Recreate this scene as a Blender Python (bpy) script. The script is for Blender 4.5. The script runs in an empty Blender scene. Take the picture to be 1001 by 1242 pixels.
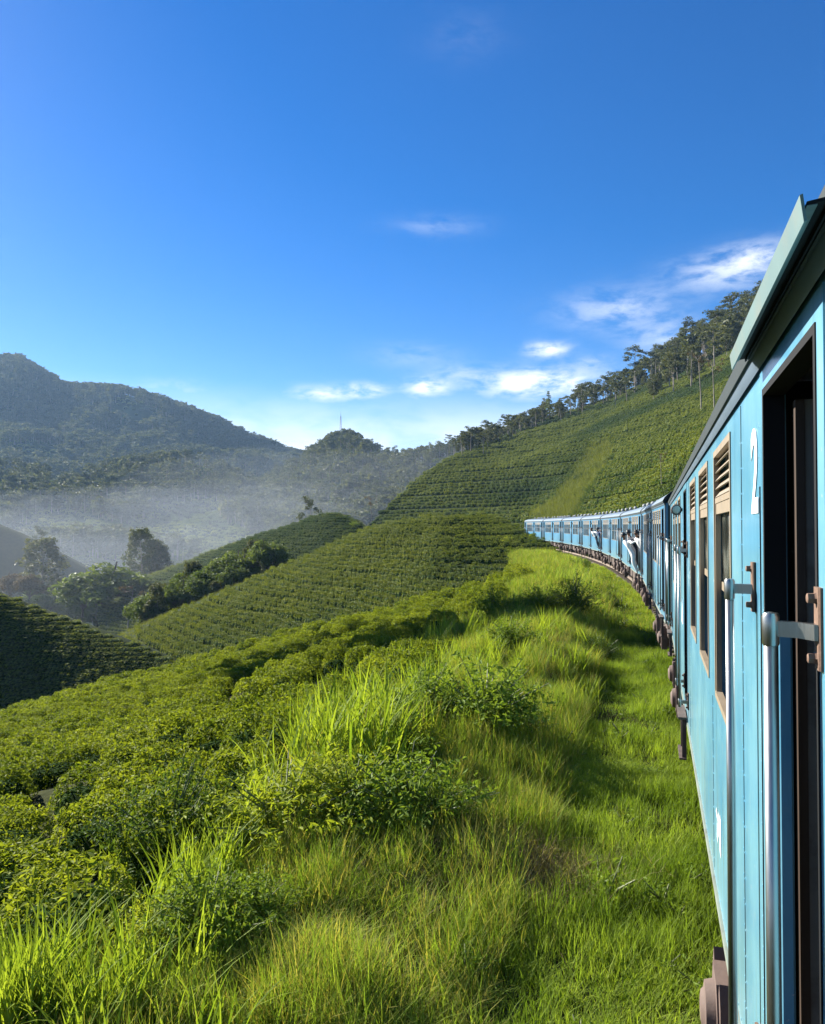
import bpy, math, random
import numpy as np
from mathutils import Vector, Matrix, Euler, Quaternion
random.seed(7); RNG = np.random.default_rng(7)
R_ = math.radians
SC = bpy.context.scene
COL = SC.collection

# ------------------------------------------------------------------ camera
CAM_Z = 3.06; F_PX = 975.0; YAW = R_(16.73); PITCH = R_(1.234)
cam_d = bpy.data.cameras.new('camera'); cam = bpy.data.objects.new('camera', cam_d); COL.objects.link(cam)
cam.location = (0, 0, CAM_Z); cam.rotation_euler = (R_(90)+PITCH, 0, YAW)
cam_d.sensor_fit = 'VERTICAL'; cam_d.angle_y = 2*math.atan(621/F_PX)
cam_d.clip_start = 0.05; cam_d.clip_end = 12000
SC.camera = cam
CM = np.array(Euler((R_(90)+PITCH, 0, YAW)).to_matrix())
def P(px, py, D):                       # a point seen at this pixel, D metres deep
    v = np.array([(px-500.5)/F_PX, -(py-621)/F_PX, -1.0])*D
    return CM @ v + np.array([0, 0, CAM_Z])
def DIR(px, py):
    v = P(px, py, 1.0)-np.array([0, 0, CAM_Z]); return v/np.linalg.norm(v)
def project(p):                         # (n,3) -> px, py, D
    q = (np.asarray(p)-np.array([0, 0, CAM_Z])) @ CM
    D = -q[..., 2]; Ds = np.where(np.abs(D) < 1e-6, 1e-6, D)
    return 500.5+q[..., 0]/Ds*F_PX, 621-q[..., 1]/Ds*F_PX, D

# ------------------------------------------------------------------ sun and sky
SUN_EL, SUN_AZ = R_(29), R_(-68)        # azimuth clockwise from +Y
SV = Vector((math.sin(SUN_AZ)*math.cos(SUN_EL), math.cos(SUN_AZ)*math.cos(SUN_EL), math.sin(SUN_EL)))
sl = bpy.data.lights.new('sun', 'SUN'); sl.energy = 5.0; sl.angle = R_(0.5); sl.color = (1.0, 0.94, 0.83)
so = bpy.data.objects.new('sun', sl); COL.objects.link(so); so.rotation_euler = SV.to_track_quat('Z', 'Y').to_euler()
W = bpy.data.worlds.new('World'); SC.world = W; W.use_nodes = True
SC.view_settings.view_transform = 'Standard'; SC.view_settings.look = 'None'
SC.view_settings.exposure = 1.75; SC.view_settings.gamma = 1; SC.view_settings.use_curve_mapping = False
SC.cycles.use_denoising = True
SC.cycles.max_bounces = 7; SC.cycles.diffuse_bounces = 3; SC.cycles.transmission_bounces = 5
SC.cycles.volume_bounces = 1; SC.cycles.transparent_max_bounces = 6
SC.cycles.sample_clamp_indirect = 6

class NT:                               # small node-tree helper
    def __init__(s, tree): s.t = tree; s.n = tree.nodes; s.l = tree.links
    def add(s, typ, **kw):
        n = s.n.new(typ)
        for k, v in kw.items(): setattr(n, k, v)
        return n
    def link(s, a, b): s.l.new(a, b)
    def val(s, sock, v):
        if hasattr(v, 'is_output'): s.l.new(v, sock)
        elif v is not None: sock.default_value = v
    def math(s, op, a, b=None, c=None, clamp=False):
        n = s.n.new('ShaderNodeMath'); n.operation = op; n.use_clamp = clamp
        s.val(n.inputs[0], a)
        if b is not None: s.val(n.inputs[1], b)
        if c is not None: s.val(n.inputs[2], c)
        return n.outputs[0]
    def mix(s, f, a, b, blend='MIX'):
        n = s.n.new('ShaderNodeMix'); n.data_type = 'RGBA'; n.blend_type = blend
        s.val(n.inputs[0], f); s.val(n.inputs[6], a); s.val(n.inputs[7], b)
        return n.outputs[2]
    def noise(s, vec, scale, detail=3, rough=.55):
        n = s.n.new('ShaderNodeTexNoise'); n.inputs['Scale'].default_value = scale
        n.inputs['Detail'].default_value = detail; n.inputs['Roughness'].default_value = rough
        if vec is not None: s.l.new(vec, n.inputs['Vector'])
        return n.outputs['Fac']
    def ramp(s, f, a, b):
        n = s.n.new('ShaderNodeMapRange'); s.val(n.inputs[0], f); n.inputs[1].default_value = a; n.inputs[2].default_value = b
        n.interpolation_type = 'SMOOTHSTEP'
        return n.outputs[0]

def C4(c): return (c[0], c[1], c[2], 1)
def build_world():
    W.node_tree.nodes.clear(); g = NT(W.node_tree)
    sky = g.add('ShaderNodeTexSky', sky_type='NISHITA'); sky.sun_disc = False
    sky.sun_elevation = SUN_EL; sky.sun_rotation = SUN_AZ % (2*math.pi)
    sky.altitude = 1200; sky.air_density = 1.0; sky.dust_density = 0.4; sky.ozone_density = 3.0
    hsv = g.add('ShaderNodeHueSaturation'); hsv.inputs['Saturation'].default_value = 1.45; hsv.inputs['Value'].default_value = .94
    hsv.inputs['Hue'].default_value = 0.511
    g.link(sky.outputs[0], hsv.inputs['Color'])
    tc = g.add('ShaderNodeTexCoord'); sep = g.add('ShaderNodeSeparateXYZ'); g.link(tc.outputs['Generated'], sep.inputs[0])
    x, y, z = sep.outputs
    az = g.math('ARCTAN2', x, y); el = g.math('ARCSINE', z)
    cb = g.add('ShaderNodeCombineXYZ'); g.link(g.math('MULTIPLY', az, 1.0), cb.inputs[0]); g.link(g.math('MULTIPLY', el, 2.6), cb.inputs[1])
    warp = g.add('ShaderNodeTexNoise'); warp.inputs['Scale'].default_value = 9; warp.inputs['Detail'].default_value = 2
    g.link(cb.outputs[0], warp.inputs['Vector'])
    ad = g.add('ShaderNodeVectorMath', operation='MULTIPLY_ADD'); g.link(warp.outputs['Color'], ad.inputs[0]); ad.inputs[1].default_value = (.06, .06, 0); g.link(cb.outputs[0], ad.inputs[2])
    n1 = g.noise(ad.outputs[0], 26, 6, .6); n2 = g.noise(ad.outputs[0], 7, 4, .55)
    # (px, py, half width px, half height px, amount) of the clouds seen; more of the same kind all round the horizon
    CL = [(652, 465, 62, 15, 1.25), (518, 470, 24, 11, .95), (440, 474, 26, 8, .95), (388, 478, 32, 9, .75), (664, 424, 22, 8, 1.0),
          (748, 375, 58, 20, .38), (885, 330, 55, 18, .48), (815, 410, 45, 18, .38), (532, 274, 48, 10, .15), (565, 45, 50, 22, .04), (500, 432, 50, 14, .15),
          (560, 452, 32, 10, .25), (720, 440, 26, 8, .25), (920, 310, 40, 14, .5), (210, 470, 40, 8, .3)]
    tot = None
    for (px, py, wx, wy, a) in CL:
        d = DIR(px, py); a0 = math.atan2(d[0], d[1]); e0 = math.asin(d[2])
        u = g.math('DIVIDE', g.math('SUBTRACT', az, a0), wx/F_PX*1.0); v = g.math('DIVIDE', g.math('SUBTRACT', el, e0), wy/F_PX*1.0)
        r2 = g.math('ADD', g.math('MULTIPLY', u, u), g.math('MULTIPLY', v, v))
        e = g.math('MULTIPLY', g.math('POWER', 2.718, g.math('MULTIPLY', r2, -1.0)), a)
        tot = e if tot is None else g.math('ADD', tot, e)
    # thin veil low over the horizon
    veil = g.math('MULTIPLY', g.ramp(el, .185, .085), g.math('ADD', .38, g.math('MULTIPLY', g.ramp(n2, .32, .60), .8)))
    dens = g.math('MULTIPLY', tot, g.ramp(n1, .28, .66))
    dens = g.math('MINIMUM', g.math('MAXIMUM', g.math('MULTIPLY', dens, 1.35), 0.0), 1.0)
    dens = g.math('MAXIMUM', dens, g.math('MULTIPLY', veil, .85))
    col = g.mix(dens, hsv.outputs[0], (6.6, 7.0, 7.6, 1))
    bg = g.add('ShaderNodeBackground'); g.link(col, bg.inputs[0]); bg.inputs[1].default_value = SKY_STRENGTH
    out = g.add('ShaderNodeOutputWorld'); g.link(bg.outputs[0], out.inputs[0])
SKY_STRENGTH = 0.050
HAZE = 0.00008
MISTS = [(110, 655, 620, 330, 230, 34, .00026, 'pale mist lying in the valley below the mountain'),
         (330, 640, 700, 230, 200, 40, .00020, 'mist drifting toward the low spur under the wooded ridge'),
         (60, 722, 290, 130, 110, 32, .0006, 'thin mist over the valley trees and the shaded hill behind'),
         (470, 612, 560, 190, 160, 44, .00020, 'mist at the feet of the tall trees under the wooded ridge')]
build_world()

# ------------------------------------------------------------------ helpers
def fbm(x, y, scale, oct=4, seed=0, gain=.5):
    x = np.asarray(x, float)/scale; y = np.asarray(y, float)/scale
    out = np.zeros(np.broadcast(x, y).shape); a = 1.0; tot = 0
    for o in range(oct):
        xi = np.floor(x); yi = np.floor(y); fx = x-xi; fy = y-yi
        fx = fx*fx*fx*(fx*(fx*6-15)+10); fy = fy*fy*fy*(fy*(fy*6-15)+10)
        def h(i, j):
            n = np.sin(i*127.1+j*311.7+(seed+o*17)*74.7)*43758.5453
            return n-np.floor(n)
        v = (h(xi, yi)*(1-fx)+h(xi+1, yi)*fx)*(1-fy)+(h(xi, yi+1)*(1-fx)+h(xi+1, yi+1)*fx)*fy
        out += a*(v*2-1); tot += a; a *= gain; x = x*2.03+5.1; y = y*2.03+1.7
    return out/tot
def smooth(a, b, x):
    t = np.clip((np.asarray(x, float)-a)/(b-a), 0, 1); return t*t*(3-2*t)

def tag(o, label=None, cat=None, group=None, kind=None):
    if label: o['label'] = label
    if cat: o['category'] = cat
    if group: o['group'] = group
    if kind: o['kind'] = kind
    return o
def link(o, parent=None):
    COL.objects.link(o)
    if parent: o.parent = parent
    return o
def empty(name, loc=(0, 0, 0), rz=0):
    o = bpy.data.objects.new(name, None); o.empty_display_size = .3
    o.location = loc; o.rotation_euler = (0, 0, rz); COL.objects.link(o); return o
def mesh_np(name, V, Fs, mats, smooth_=False, mi=None):
    me = bpy.data.meshes.new(name); me.from_pydata([tuple(v) for v in np.asarray(V, float)], [], [tuple(f) for f in Fs])
    for m in mats: me.materials.append(m)
    if mi is not None: me.polygons.foreach_set('material_index', np.asarray(mi, dtype=np.int32))
    if smooth_: me.polygons.foreach_set('use_smooth', np.ones(len(me.polygons), dtype=bool))
    me.update(); return me
class MB:
    def __init__(s): s.v = []; s.f = []; s.m = []; s.cur = 0
    def _add(s, vs, fs):
        b = len(s.v); s.v.extend([tuple(map(float, q)) for q in vs]); s.f.extend([tuple(b+i for i in f) for f in fs]); s.m.extend([s.cur]*len(fs)); return s
    def box(s, x0, x1, y0, y1, z0, z1):
        return s._add([(x0, y0, z0), (x1, y0, z0), (x1, y1, z0), (x0, y1, z0), (x0, y0, z1), (x1, y0, z1), (x1, y1, z1), (x0, y1, z1)],
                      [(0, 3, 2, 1), (4, 5, 6, 7), (0, 1, 5, 4), (1, 2, 6, 5), (2, 3, 7, 6), (3, 0, 4, 7)])
    def bbox(s, x0, x1, y0, y1, z0, z1, b):            # box with chamfered long edges (along the longest axis kept simple: all verticals)
        pts = [(x0+b, y0), (x1-b, y0), (x1, y0+b), (x1, y1-b), (x1-b, y1), (x0+b, y1), (x0, y1-b), (x0, y0+b)]
        return s.prism(pts, z0, z1)
    def prism(s, pts, z0, z1):                          # xy outline extruded in z
        n = len(pts)
        return s._add([(x, y, z0) for x, y in pts]+[(x, y, z1) for x, y in pts],
                      [tuple(range(n-1, -1, -1)), tuple(range(n, 2*n))]+[(i, (i+1) % n, n+(i+1) % n, n+i) for i in range(n)])
    def prism_y(s, pts, y0, y1):                        # xz outline extruded in y
        n = len(pts)
        return s._add([(x, y0, z) for x, z in pts]+[(x, y1, z) for x, z in pts],
                      [tuple(range(n)), tuple(range(2*n-1, n-1, -1))]+[(i, n+i, n+(i+1) % n, (i+1) % n) for i in range(n)])
    def prism_x(s, pts, x0, x1):                        # yz outline extruded in x
        n = len(pts)
        return s._add([(x0, y, z) for y, z in pts]+[(x1, y, z) for y, z in pts],
                      [tuple(range(n)), tuple(range(2*n-1, n-1, -1))]+[(i, n+i, n+(i+1) % n, (i+1) % n) for i in range(n)])
    def tube(s, path, rad, n=8, cap=True):
        path = [Vector(p) for p in path]
        if not hasattr(rad, '__len__'): rad = [rad]*len(path)
        rings = []; up = Vector((0, 0, 1))
        for i, p in enumerate(path):
            t = (path[min(i+1, len(path)-1)]-path[max(i-1, 0)]).normalized()
            a = t.cross(up) if abs(t.dot(up)) < .95 else t.cross(Vector((1, 0, 0)))
            a.normalize(); b = t.cross(a)
            rings.append([p+(a*math.cos(k*2*math.pi/n)+b*math.sin(k*2*math.pi/n))*rad[i] for k in range(n)])
        vs = [q for r in rings for q in r]; fs = []
        for i in range(len(path)-1):
            for k in range(n):
                fs.append((i*n+k, i*n+(k+1) % n, (i+1)*n+(k+1) % n, (i+1)*n+k))
        if cap: fs.append(tuple(range(n-1, -1, -1))); fs.append(tuple(range((len(path)-1)*n, len(path)*n)))
        return s._add(vs, fs)
    def disc_y(s): pass
    def lathe_x(s, c, prof, n=16):                      # profile (x offset, radius) about an x axis through c
        vs = []; fs = []
        for (dx, r) in prof:
            for k in range(n):
                a = 2*math.pi*k/n; vs.append((c[0]+dx, c[1]+r*math.cos(a), c[2]+r*math.sin(a)))
        for i in range(len(prof)-1):
            for k in range(n): fs.append((i*n+k, i*n+(k+1) % n, (i+1)*n+(k+1) % n, (i+1)*n+k))
        fs.append(tuple(range(n-1, -1, -1))); fs.append(tuple(range((len(prof)-1)*n, len(prof)*n)))
        return s._add(vs, fs)
    def lathe_z(s, c, prof, n=12):
        vs = []; fs = []
        for (dz, r) in prof:
            for k in range(n):
                a = 2*math.pi*k/n; vs.append((c[0]+r*math.cos(a), c[1]+r*math.sin(a), c[2]+dz))
        for i in range(len(prof)-1):
            for k in range(n): fs.append((i*n+k, i*n+(k+1) % n, (i+1)*n+(k+1) % n, (i+1)*n+k))
        fs.append(tuple(range(n-1, -1, -1))); fs.append(tuple(range((len(prof)-1)*n, len(prof)*n)))
        return s._add(vs, fs)
    def lathe_y(s, c, prof, n=16):
        vs = []; fs = []
        for (dy, r) in prof:
            for k in range(n):
                a = 2*math.pi*k/n; vs.append((c[0]+r*math.cos(a), c[1]+dy, c[2]+r*math.sin(a)))
        for i in range(len(prof)-1):
            for k in range(n): fs.append((i*n+k, i*n+(k+1) % n, (i+1)*n+(k+1) % n, (i+1)*n+k))
        fs.append(tuple(range(n-1, -1, -1))); fs.append(tuple(range((len(prof)-1)*n, len(prof)*n)))
        return s._add(vs, fs)
    def mesh(s, name, mats, smooth_=False):
        if not isinstance(mats, (list, tuple)): mats = [mats]
        me = mesh_np(name, s.v, s.f, mats, smooth_, s.m if len(mats) > 1 else None)
        import bmesh
        bm = bmesh.new(); bm.from_mesh(me); bmesh.ops.recalc_face_normals(bm, faces=bm.faces); bm.to_mesh(me); bm.free()
        return me
    def build(s, name, mats, parent=None, smooth_=False, loc=None):
        o = bpy.data.objects.new(name, s.mesh(name, mats, smooth_)); link(o, parent)
        if loc is not None: o.location = loc
        return o
def autosmooth(o, ang=35):
    me = o.data
    me.polygons.foreach_set('use_smooth', np.ones(len(me.polygons), dtype=bool))
    me.set_sharp_from_angle(angle=R_(ang)); return o
def copy_tree(o, parent=None, kids=None):
    c = o.copy(); COL.objects.link(c)
    if parent: c.parent = parent
    for ch in (kids or KIDS).get(o.name, []): copy_tree(ch, c, kids)
    return c
KIDS = {}
def index_children():
    KIDS.clear()
    for ob in SC.objects:
        if ob.parent: KIDS.setdefault(ob.parent.name, []).append(ob)

# ------------------------------------------------------------------ materials
def new_mat(name):
    m = bpy.data.materials.new(name); m.use_nodes = True; m.node_tree.nodes.clear(); g = NT(m.node_tree)
    out = g.add('ShaderNodeOutputMaterial'); return m, g, out
def pbsdf(g, col, rough, metal=0, spec=.5, normal=None):
    b = g.add('ShaderNodeBsdfPrincipled'); g.val(b.inputs['Base Color'], col); g.val(b.inputs['Roughness'], rough); g.val(b.inputs['Metallic'], metal)
    b.inputs['Specular IOR Level'].default_value = spec
    if normal is not None: g.link(normal, b.inputs['Normal'])
    return b
def bump(g, h, strength, dist):
    b = g.add('ShaderNodeBump'); b.inputs['Strength'].default_value = strength; b.inputs['Distance'].default_value = dist; g.link(h, b.inputs['Height']); return b.outputs[0]
def leaf_mat(name, dark, light, trans=.35, rough=.45, patch=None, patch_scale=.05, spec=.35, tint=(1.25, 1.15, .55)):
    m, g, out = new_mat(name)
    geo = g.add('ShaderNodeNewGeometry'); oi = g.add('ShaderNodeObjectInfo')
    f = g.math('ADD', g.math('MULTIPLY', geo.outputs['Random Per Island'], .65), g.math('MULTIPLY', oi.outputs['Random'], .35))
    col = g.mix(f, C4(dark), C4(light))
    if patch is not None:
        pn = g.noise(geo.outputs['Position'], patch_scale, 3, .5)
        col = g.mix(g.ramp(pn, .42, .62), col, C4(patch))
    b = pbsdf(g, col, rough, 0, spec)
    t = g.add('ShaderNodeBsdfTranslucent'); g.link(g.mix(1.0, col, C4(tint), 'MULTIPLY'), t.inputs[0])
    mx = g.add('ShaderNodeMixShader'); mx.inputs[0].default_value = trans; g.link(b.outputs[0], mx.inputs[1]); g.link(t.outputs[0], mx.inputs[2])
    g.link(mx.outputs[0], out.inputs[0]); return m
def soil_mat(name, a, b_, scale, bumpd=.05, rough=.95, c=None, cscale=.01):
    m, g, out = new_mat(name); geo = g.add('ShaderNodeNewGeometry')
    n = g.noise(geo.outputs['Position'], scale, 5, .6); n2 = g.noise(geo.outputs['Position'], scale*7, 4, .6)
    col = g.mix(g.ramp(g.math('ADD', g.math('MULTIPLY', n, .6), g.math('MULTIPLY', n2, .4)), .35, .65), C4(a), C4(b_))
    if c is not None: col = g.mix(g.ramp(g.noise(geo.outputs['Position'], cscale, 3), .45, .6), col, C4(c))
    g.link(pbsdf(g, col, rough, 0, .03, bump(g, n2, .6, bumpd)).outputs[0], out.inputs[0]); return m
def plain_mat(name, col, rough=.6, metal=0, spec=.5, var=.15, scale=6, dirt=None, dscale=2, damt=.5, bumpd=0, stretch=None):
    m, g, out = new_mat(name); tc = g.add('ShaderNodeTexCoord'); vec = tc.outputs['Object']
    if stretch:
        mp = g.add('ShaderNodeMapping'); mp.inputs['Scale'].default_value = stretch; g.link(vec, mp.inputs[0]); vec = mp.outputs[0]
    n = g.noise(vec, scale, 5, .6)
    c0 = tuple(v*(1-var) for v in col); c1 = tuple(min(1, v*(1+var)) for v in col)
    c = g.mix(n, C4(c0), C4(c1)); r = g.math('ADD', rough-.08, g.math('MULTIPLY', n, .16), None, True)
    if dirt is not None: c = g.mix(g.math('MULTIPLY', g.ramp(g.noise(vec, dscale, 6, .65), .48, .68), damt), c, C4(dirt))
    nm = bump(g, g.noise(vec, scale*4, 3), .4, bumpd) if bumpd else None
    g.link(pbsdf(g, c, r, metal, spec, nm).outputs[0], out.inputs[0]); return m

M = {}
M['tea'] = leaf_mat('tea_leaves', (.056, .098, .010), (.255, .295, .030), .42, .6, spec=.06, tint=(1.22, 1.18, .5))
M['tea_far'] = leaf_mat('tea_leaves_hill', (.070, .108, .018), (.215, .250, .040), .34, .6, patch=(.050, .088, .024), patch_scale=.016, spec=.1)
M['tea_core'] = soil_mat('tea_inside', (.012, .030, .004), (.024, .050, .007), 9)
M['grass'] = leaf_mat('verge_grass', (.110, .185, .022), (.320, .385, .058), .50, .65, spec=.10, patch=(.125, .190, .022), patch_scale=.9, tint=(1.15, 1.2, .5))
M['grass_dry'] = leaf_mat('bank_grass', (.170, .190, .028), (.420, .390, .110), .46, .7, spec=.08)
M['straw'] = leaf_mat('straw', (.09, .07, .035), (.26, .21, .11), .2, .75, spec=.1)
M['reed'] = leaf_mat('tall_blades', (.110, .190, .016), (.290, .370, .045), .52, .6, spec=.10)
M['shrub'] = leaf_mat('shrub_leaves', (.070, .130, .016), (.190, .265, .034), .44, .6, spec=.1)
M['shrub_dark'] = leaf_mat('dark_shrub_leaves', (.035, .075, .014), (.105, .165, .026), .36, .6, spec=.1)
M['shrub_lime'] = leaf_mat('lime_shrub_leaves', (.140, .200, .018), (.320, .370, .040), .48, .6, spec=.1)
M['euc'] = leaf_mat('eucalyptus_leaves', (.042, .060, .026), (.130, .142, .060), .30, .6, spec=.15)
M['broad'] = leaf_mat('broad_leaves', (.050, .085, .022), (.145, .195, .050), .34, .6, spec=.15)
M['rust'] = leaf_mat('reddish_leaves', (.070, .052, .028), (.150, .110, .055), .25, .6, spec=.1)
M['slope_grass'] = leaf_mat('slope_grass', (.110, .140, .024), (.220, .240, .060), .35, .7, spec=.08)
M['bark'] = plain_mat('pale_bark', (.24, .205, .165), .85, var=.35, scale=3)
M['bark_dark'] = plain_mat('dark_bark', (.085, .065, .05), .9, var=.35, scale=3)
M['stem'] = plain_mat('green_stem', (.10, .12, .04), .7, var=.3, scale=9)
M['ground'] = soil_mat('grassy_soil', (.014, .020, .006), (.038, .042, .014), .9, .06, c=(.028, .022, .012), cscale=.25)
M['tea_soil'] = soil_mat('tea_hill_soil', (.012, .022, .006), (.028, .040, .010), .8, .1)
M['hill_far'] = soil_mat('far_hillside', (.018, .036, .014), (.042, .066, .022), .012, 1.0, c=(.060, .090, .024), cscale=.006)
M['valley'] = soil_mat('valley_floor', (.016, .034, .010), (.036, .056, .016), .02, .6, c=(.024, .040, .014), cscale=.008)
# ------------------------------------------------------------------ the ground
TR_X, TR_R, TR_Y = 1.733, 355.0, 10.0
def sd2xy(s, d):
    s = np.asarray(s, float); d = np.asarray(d, float)
    th = np.maximum(s, 0)/TR_R; cx = TR_X-TR_R
    x = cx+(TR_R-d)*np.cos(th); y = TR_Y+(TR_R-d)*np.sin(th)+np.minimum(s, 0)
    return x, y
def xy2sd(x, y):
    x = np.asarray(x, float); y = np.asarray(y, float); cx = TR_X-TR_R
    r = np.hypot(x-cx, y-TR_Y); th = np.arctan2(y-TR_Y, x-cx)
    s = np.where(y > TR_Y, th*TR_R, y-TR_Y); d = np.where(y > TR_Y, TR_R-r, TR_X-x)
    return s, d
def grade(s): return .0055*np.maximum(0, np.asarray(s, float)-2)
BK_S = np.array([-30, -8, -3, 3, 9, 16, 25, 40, 60, 85, 110, 150]); BK_Z = np.array([-.30, -.26, -.18, .05, .13, .14, .16, .16, .10, -.20, -.35, -.4])
def h_near(s, d):
    s = np.asarray(s, float); d = np.asarray(d, float)
    g = grade(s)
    bk = np.interp(s, BK_S, BK_Z)
    wob = fbm(s, d*0, 5.5, 2, 3)*.35
    dd = d+wob*smooth(2, 3.2, d)
    verge = -.42+.03*fbm(s, d, 1.2, 2, 5)
    rise = smooth(2.6, 4.0, dd)
    z = verge+(bk+.42)*rise
    far = smooth(25, 80, s)
    fallw = 4.6+2.4*far
    t = np.maximum(dd-fallw, 0)
    z = z-.275*t*smooth(0, 2.5, t)-.02*np.maximum(dd-26, 0)
    # mounds on the bank, ripples on the tea field
    z += .30*fbm(s, d, 2.8, 3, 11)*smooth(3, 4.2, d)
    z += .32*fbm(s*.8, d, 13, 2, 21)*smooth(8, 15, d)
    # the field rolls over into the gully
    roll = np.maximum(s-40-.10*np.maximum(d-10, 0), 0)
    z -= (.020*np.minimum(roll, 35)**2)*smooth(7.5, 12, d)
    # right of the track: drain, then cutting
    r = np.maximum(-d-2.4, 0)
    z += np.where(d < -2.4, .55*r*smooth(0, 3, r)-.15*smooth(0, .6, r)*(1-smooth(.6, 1.6, r)), 0)
    return z+g
def near_xy(x, y):
    s, d = xy2sd(x, y); return h_near(s, d)
def hit(px, py, add=0.0):                      # where the ray through this pixel meets the near ground
    D = np.linspace(3, 140, 6000); p = np.array([P(px, py, 1.0)-np.array([0, 0, CAM_Z])])*D[:, None]+np.array([0, 0, CAM_Z])
    gz = near_xy(p[:, 0], p[:, 1])+add
    i = np.argmax(p[:, 2] < gz); return p[i, 0], p[i, 1], gz[i]-add, D[i]
def grid_faces(nr, nc):
    i = np.arange(nr-1)[:, None]*nc+np.arange(nc-1)[None, :]
    return np.stack([i, i+1, i+nc+1, i+nc], -1).reshape(-1, 4)
def sheet(name, G, mat, kind='structure', flip=False):
    nr, nc = G.shape[:2]; F = grid_faces(nr, nc)
    if flip: F = F[:, ::-1]
    me = bpy.data.meshes.new(name); n = nr*nc; V = G.reshape(-1, 3).astype(np.float32)
    me.vertices.add(n); me.vertices.foreach_set('co', V.ravel())
    me.loops.add(F.size); me.loops.foreach_set('vertex_index', F.ravel().astype(np.int32))
    me.polygons.add(len(F)); me.polygons.foreach_set('loop_start', np.arange(0, F.size, 4, dtype=np.int32))
    me.polygons.foreach_set('use_smooth', np.ones(len(F), dtype=bool))
    me.update(calc_edges=True); me.validate(); me.materials.append(mat)
    o = bpy.data.objects.new(name, me); COL.objects.link(o); o['kind'] = kind; return o

ss = np.concatenate([np.arange(-22, 45, .33), np.arange(45, 160, .9)])
dd_ = np.concatenate([np.arange(-9, 2, .5), np.arange(2, 9, .18), np.arange(9, 62, .5)])
S_, D_ = np.meshgrid(ss, dd_, indexing='ij'); X_, Y_ = sd2xy(S_, D_)
sheet('ground', np.stack([X_, Y_, h_near(S_, D_)], -1), M['ground'], flip=True)

def loft(strings, ncol, nper, amp=0, scale=40, seed=1, sm=9, crest_keep=.7):
    """strings: foot ... crest ... back, each a list of (px, py, D); returns a grid [rows, cols, 3]"""
    lo = max(min(p[0] for p in s) for s in strings); hi = min(max(p[0] for p in s) for s in strings)
    pxs = np.linspace(lo, hi, ncol); rows = []
    for st in strings:
        st = sorted(st); a = np.array(st, float)
        pts = np.array([P(*q) for q in st])
        # dense linear, then smoothed
        r = np.stack([np.interp(pxs, a[:, 0], pts[:, k]) for k in range(3)], -1)
        if sm > 1:
            k = np.hanning(sm+2)[1:-1]; k /= k.sum(); pad = sm//2
            rp = np.concatenate([2*r[:1]-r[pad:0:-1], r, 2*r[-1:]-r[-2:-pad-2:-1]]); r = np.stack([np.convolve(rp[:, c], k, 'valid')[:ncol] for c in range(3)], -1)
        rows.append(r)
    rows = np.array(rows); n = len(rows); out = []
    for i in range(n-1):
        p0 = rows[i-1] if i else 2*rows[0]-rows[1]; p1 = rows[i]; p2 = rows[i+1]; p3 = rows[i+2] if i+2 < n else 2*rows[-1]-rows[-2]
        last = i == n-2
        for t in np.linspace(0, 1, nper, endpoint=last):
            m1 = (p2-p0)*.5*.8; m2 = (p3-p1)*.5*.8
            h00 = 2*t**3-3*t**2+1; h10 = t**3-2*t**2+t; h01 = -2*t**3+3*t**2; h11 = t**3-t**2
            out.append(h00*p1+h10*m1+h01*p2+h11*m2)
    G = np.array(out)
    if amp:
        v = np.arange(len(G))/nper; w = 1-crest_keep*np.exp(-((v-(len(strings)-2))/.22)**2)
        G[..., 2] += amp*fbm(G[..., 0], G[..., 1], scale, 4, seed)*w[:, None]
    return G
def rows_on(G, crest_row, dz, step, jitter=.12, pattern=(1, 1, 1.6)):
    """points in rows that follow the contour lines of the front face of a loft"""
    Zf = np.maximum.accumulate(G[:crest_row+1, :, 2]+np.arange(crest_row+1)[:, None]*1e-6, axis=0)
    F = G[:crest_row+1]; nr, nc = Zf.shape; pts = []; dirs = []
    z = Zf.min()+.5; zt = Zf.max(); k = 0; rowid = []
    while z < zt:
        ok = (Zf[0] < z) & (Zf[-1] > z)
        if ok.sum() > 3:
            idx = np.argmax(Zf >= z, axis=0); idx = np.clip(idx, 1, nr-1); c = np.arange(nc)
            z0 = Zf[idx-1, c]; z1 = Zf[idx, c]; t = np.clip((z-z0)/np.maximum(z1-z0, 1e-6), 0, 1)[:, None]
            pl = F[idx-1, c]*(1-t)+F[idx, c]*t
            b = np.flatnonzero(np.diff(np.concatenate([[0], ok.astype(int), [0]])))
            for a, e in zip(b[::2], b[1::2]):
                q = pl[a:e]
                if len(q) < 3: continue
                seg = np.linalg.norm(np.diff(q, axis=0), axis=1)
                # break lines where the surface folds
                L = np.concatenate([[0], np.cumsum(seg)])
                if L[-1] < step*2: continue
                w = np.arange(RNG.uniform(0, step), L[-1], step); w = np.clip(w+RNG.normal(0, jitter*step, len(w)), 0, L[-1])
                pp = np.stack([np.interp(w, L, q[:, i]) for i in range(3)], -1)
                w2 = np.clip(w+.5, 0, L[-1]); pp2 = np.stack([np.interp(w2, L, q[:, i]) for i in range(3)], -1)
                pts.append(pp); dirs.append(np.arctan2(pp2[:, 1]-pp[:, 1], pp2[:, 0]-pp[:, 0])); rowid.append(np.full(len(pp), k))
        z += dz*pattern[k % len(pattern)]; k += 1
    if not pts: return np.zeros((0, 3)), np.zeros(0)
    return np.concatenate(pts), np.concatenate(dirs)
def inview(p, m=60, dmax=1e9):
    px, py, D = project(p); return (D > 1.5) & (D < dmax) & (px > -m) & (px < 1001+m) & (py > -m) & (py < 1242+m)

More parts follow.
